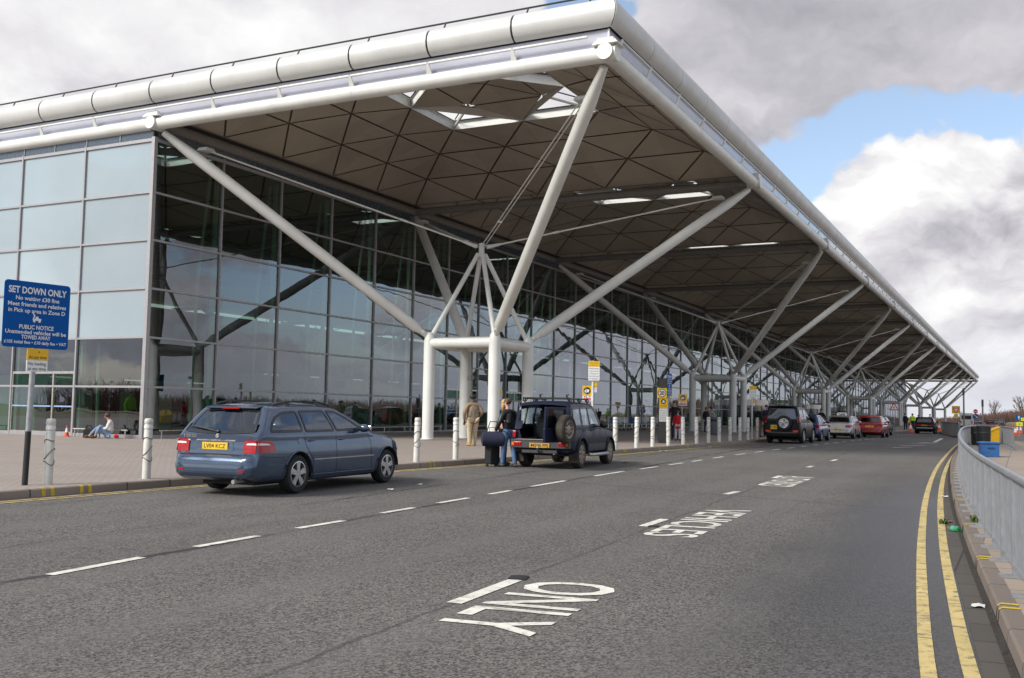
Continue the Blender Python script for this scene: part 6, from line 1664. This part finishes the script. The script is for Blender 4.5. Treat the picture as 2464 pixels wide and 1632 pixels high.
LW = mat('paper_white', (.62, .62, .60), .8); LB = mat('cardboard', (.28, .15, .06), .8)
paper('crumpled white paper in the gutter at the lower right', -17.9, -10.27, -.12, .10, LW, 1); paper('brown scrap in the gutter near the bottle', -11.4, -9.66, -.12, .10, LB, 2); paper('white scrap on the road beside the blue estate car', -11.6, -.55, -.122, .13, LW, 3); paper('second white scrap on the road right of the blue estate car', -10.3, -.35, -.122, .09, LW, 4)
paper('white scrap on the road by the front wheel of the dark off-roader', -.3, -.75, -.122, .16, LW, 5); paper('white scrap at the kerb below the bollards', 7.6, .75, -.12, .2, LW, 6); paper('pale scrap at the kerb by the grey totem', 13.4, .72, -.12, .14, LW, 7); paper('pale blue scrap on the pavement among the bollards', 14.1, 2.0, .004, .16, mat('paper_blue', (.3, .45, .5), .8), 8); paper('pale scrap in the gutter beyond the bottle', -6.9, -9.33, -.12, .12, LW, 9)
dc = MB(); dc.box((-18.62, -6.58, z0(-18.6)-.1235), (.20, .16, .012), rz=.3); [dc.box((-18.62+.05*k-.07, -6.58, z0(-18.6)-.118), (.02, .12, .01), rz=.3, m=1) for k in range(4)]
setkind(dc.build('drain_cover', [BLACK, DARK], None))
dc = MB(); dc.box((-14.2, -6.33, z0(-14.2)-.1235), (.12, .12, .012)); setkind(dc.build('drain_cover', BLACK, None))
WEED = mat('weed_green', (.06, .10, .02), .8, var=.4)
def tuft(label, x, y, dz, n, s, seed):
    rr = random.Random(seed); mb = MB()
    for k in range(n):
        a_ = rr.uniform(0, 6.28); r_ = rr.uniform(0, s); b_ = V3(x+math.cos(a_)*r_*1.6, y+math.sin(a_)*r_*.6, z0(x)+dz); d = V3(rr.uniform(-1, 1), rr.uniform(-1, 1), rr.uniform(.4, 1.2)).normalized()*s*rr.uniform(.3, .8); w = d.cross(V3(0, 0, 1)).normalized()*.012
        mb.poly([tuple(b_-w), tuple(b_+w), tuple(b_+d+w*.4), tuple(b_+d-w*.4)])
    tag(mb.build('weed', WEED, None, fix=False), label, 'weed', 'weeds by the kerb')
tuft('weeds growing behind the island kerb near the bottle', -12.3, -10.05, 0, 90, .13, 1); tuft('weeds in the gutter left of the bottle', -11.6, -9.62, -.12, 50, .11, 2)
# ------------------------------------------------------------------ inside the hall: cabins, shop, hanging signs
CABM = mat('cabin_panel', (.66, .74, .64), .6, var=.04); CABD = mat('cabin_dark', (.05, .05, .05), .6); SHOPR = mat('shop_red', (.22, .03, .02), .5); HORG = mat('hanging_orange', (.75, .30, .06), .5)
LAMP = emit('ceiling_lamp', (1.0, .95, .85), .5)
def cabin(label, x0_, x1_, y, h, m, front):
    c = thing('cabin', label, 'cabin', (x0_, y, 0), 0, 'cabins inside the hall'); w = x1_-x0_
    mb = MB(); mb.box((w/2, 3, h/2), (w, 6, h)); mb.build('wall', m, c)
    mb = MB()
    for k in range(int(w/2.4)): mb.box((1.3+2.4*k, -.03, 1.1), (1.5, .05, 2.0))
    mb.build('front', front, c)
    mb = MB()
    for k in range(int(w/3)): mb.box((1.5+3*k, -.12, h-.35), (.9, .12, .4))
    mb.build('screen', CABD, c)
    mb = MB()
    for k in range(int(w/4)+1): mb.box((.8+4*k, -.5, h-.05), (1.0, .14, .05))
    mb.build('lamp', LAMP, c)
cabin('low shop with a red front seen through the corner glass', 2.5, 13.2, 27, 2.35, CABM, SHOPR)
cabin('pale green cabin behind the glass beyond the blue estate', 15.6, 27.6, 26.5, 3.0, CABM, CABM)
cabin('pale cabin inside the hall behind the off-roader', 31, 44, 27, 3.0, CABM, CABD)
cabin('dim cabin inside the hall beyond the trolley bay', 48, 66, 28, 3.0, CABM, SHOPR)
cabin('dim cabin far along the hall', 70, 100, 28, 3.0, CABM, CABD)
for x, t_ in ((16.8, 'K'), (26.0, 'J')):
    hs = thing('hanging_sign', 'orange hanging sign with letter %s seen through the glass' % t_, 'hanging sign', (x, 26, 0))
    pn = Panel(hs, 'panel', (0, 0, 3.45), 0, rrect(2.5, .55, .02, 2), HORG); pn.c = Vector((0, 0, 3.45)); pn.text(t_, .6, 0, .4, SBLK, .28, .02); pn.done()
    mb = MB(); mb.tube([(-.9, .02, 3.7), (-.9, .02, 11)], .02, 5); mb.tube([(.9, .02, 3.7), (.9, .02, 11)], .02, 5); mb.build('hanger', DARK, hs)
# ------------------------------------------------------------------ bare winter trees, bank and scrub to the right
BARK = mat('bare_twig', (.10, .065, .055), .95, var=.3)
SCR = mat('scrub_brown', (.12, .07, .055), .95, var=.35, scale=.4)
def bare_tree(label, x, y, h, seed, spread=.42, group='bare trees on the skyline'):
    rr = random.Random(seed); r_ = thing('bare_tree', label, 'tree', (x, y, -.4), rr.uniform(0, 6), group)
    tk = MB(); tk.tube([(0, 0, 0), (h*.01, 0, h*.2), (-.01*h, 0, h*.36)], [h*.022, h*.017, h*.012], 6); tk.build('trunk', BARK, r_)
    cr_ = MB()
    def branch(p, d, L_, rad, lev):
        q = p+d*L_; cr_.tube([p, q], [rad, rad*.6], 4 if lev < 2 else 3, caps=False)
        if lev >= 4: return
        for k in range(3 if lev else 6):
            nd = (d+V3(rr.uniform(-1, 1), rr.uniform(-1, 1), rr.uniform(-.25, .75))*spread*1.6).normalized(); branch(p+d*L_*rr.uniform(.45, 1), nd, L_*rr.uniform(.55, .8), rad*.58, lev+1)
    branch(V3(0, 0, h*.10), V3(0, 0, 1), h*.26, h*.014, 0); branch(V3(0, 0, h*.22), V3(.1, .1, 1), h*.25, h*.012, 0)
    cr_.build('crown', BARK, r_, fix=False)
rr = random.Random(3)
bare_tree('tallest bare tree standing above the scrub at the right', 298, -10.6, 12, 1)
bare_tree('slender bare tree left of the tallest one', 290, -3.6, 9.0, 2, .25)
bare_tree('bare tree at the right edge of the skyline', 285, -14.5, 10, 3)
bare_tree('small bare tree furthest left on the skyline', 310, 6.0, 5.5, 4, .3)
def scrub(label, x0_, x1_, y0_, y1_, h, n, seed, hf):
    rr = random.Random(seed); mb = MB()
    for k in range(n):
        y = rr.uniform(y0_, y1_); x = rr.uniform(x0_, x1_); hh = h*hf((y-y0_)/(y1_-y0_))*rr.uniform(.55, 1.05)
        p = V3(x, y, -.4)
        for q in range(3):
            d = V3(rr.uniform(-.35, .35), rr.uniform(-.35, .35), 1).normalized(); e_ = p+d*hh*rr.uniform(.6, 1); w = V3(0, 1, 0)*rr.uniform(.03, .10)
            mb.poly([tuple(p-w), tuple(p+w), tuple(e_+w*.3), tuple(e_-w*.3)])
            for z in range(3):
                b_ = p+(e_-p)*rr.uniform(.4, .95); f_ = b_+V3(rr.uniform(-.6, .6), rr.uniform(-.6, .6), rr.uniform(.2, .9))*hh*.22; mb.poly([tuple(b_-w*.5), tuple(b_+w*.5), tuple(f_)])
    tag(mb.build('scrub', SCR, None, fix=False), label, 'scrub', None, 'stuff')
scrub('band of brown leafless scrub along the skyline at the right', 285, 330, -60, 16, 8.0, 9000, 5, lambda u: .95-.75*max(0, u-.45)/.55)
scrub('distant band of leafless scrub seen under the canopy end', 330, 380, 10, 120, 4.2, 3500, 6, lambda u: .6)
scrub('tree belt opposite the terminal mirrored in the glass', -60, 260, -140, -110, 6.0, 5000, 8, lambda u: .8)
scrub('tree belt beyond the left end of the terminal, mirrored in its side wall', -190, -150, -60, 220, 10.0, 6000, 9, lambda u: .9)
bank = MB()
for y in range(-80, 121, 8):
    hz = .9 if y < -2 else .5
    bank.v += [(262, y, -.45), (275, y, hz+.25*math.sin(y*.31)), (300, y, hz), (330, y, -.45)]
for i in range(25):
    for k in range(3): bank.face((4*i+k, 4*i+k+1, 4*i+5+k, 4*i+4+k), 0, True)
setkind(bank.build('grass_bank', GRASS, None))
fl = thing('flood_light', 'tall lighting mast opposite the terminal, seen mirrored in the glass', 'light mast', (24, -34, -.13)); mb = MB(); mb.tube([(0, 0, 0), (0, 0, 13)], [.14, .08], 8); mb.build('mast', GALV, fl); mb = MB(); mb.box((0, .4, 13), (.5, 1.4, .2)); mb.box((0, -.5, 10), (.4, .8, .15)); mb.build('lamp_head', DARK, fl)
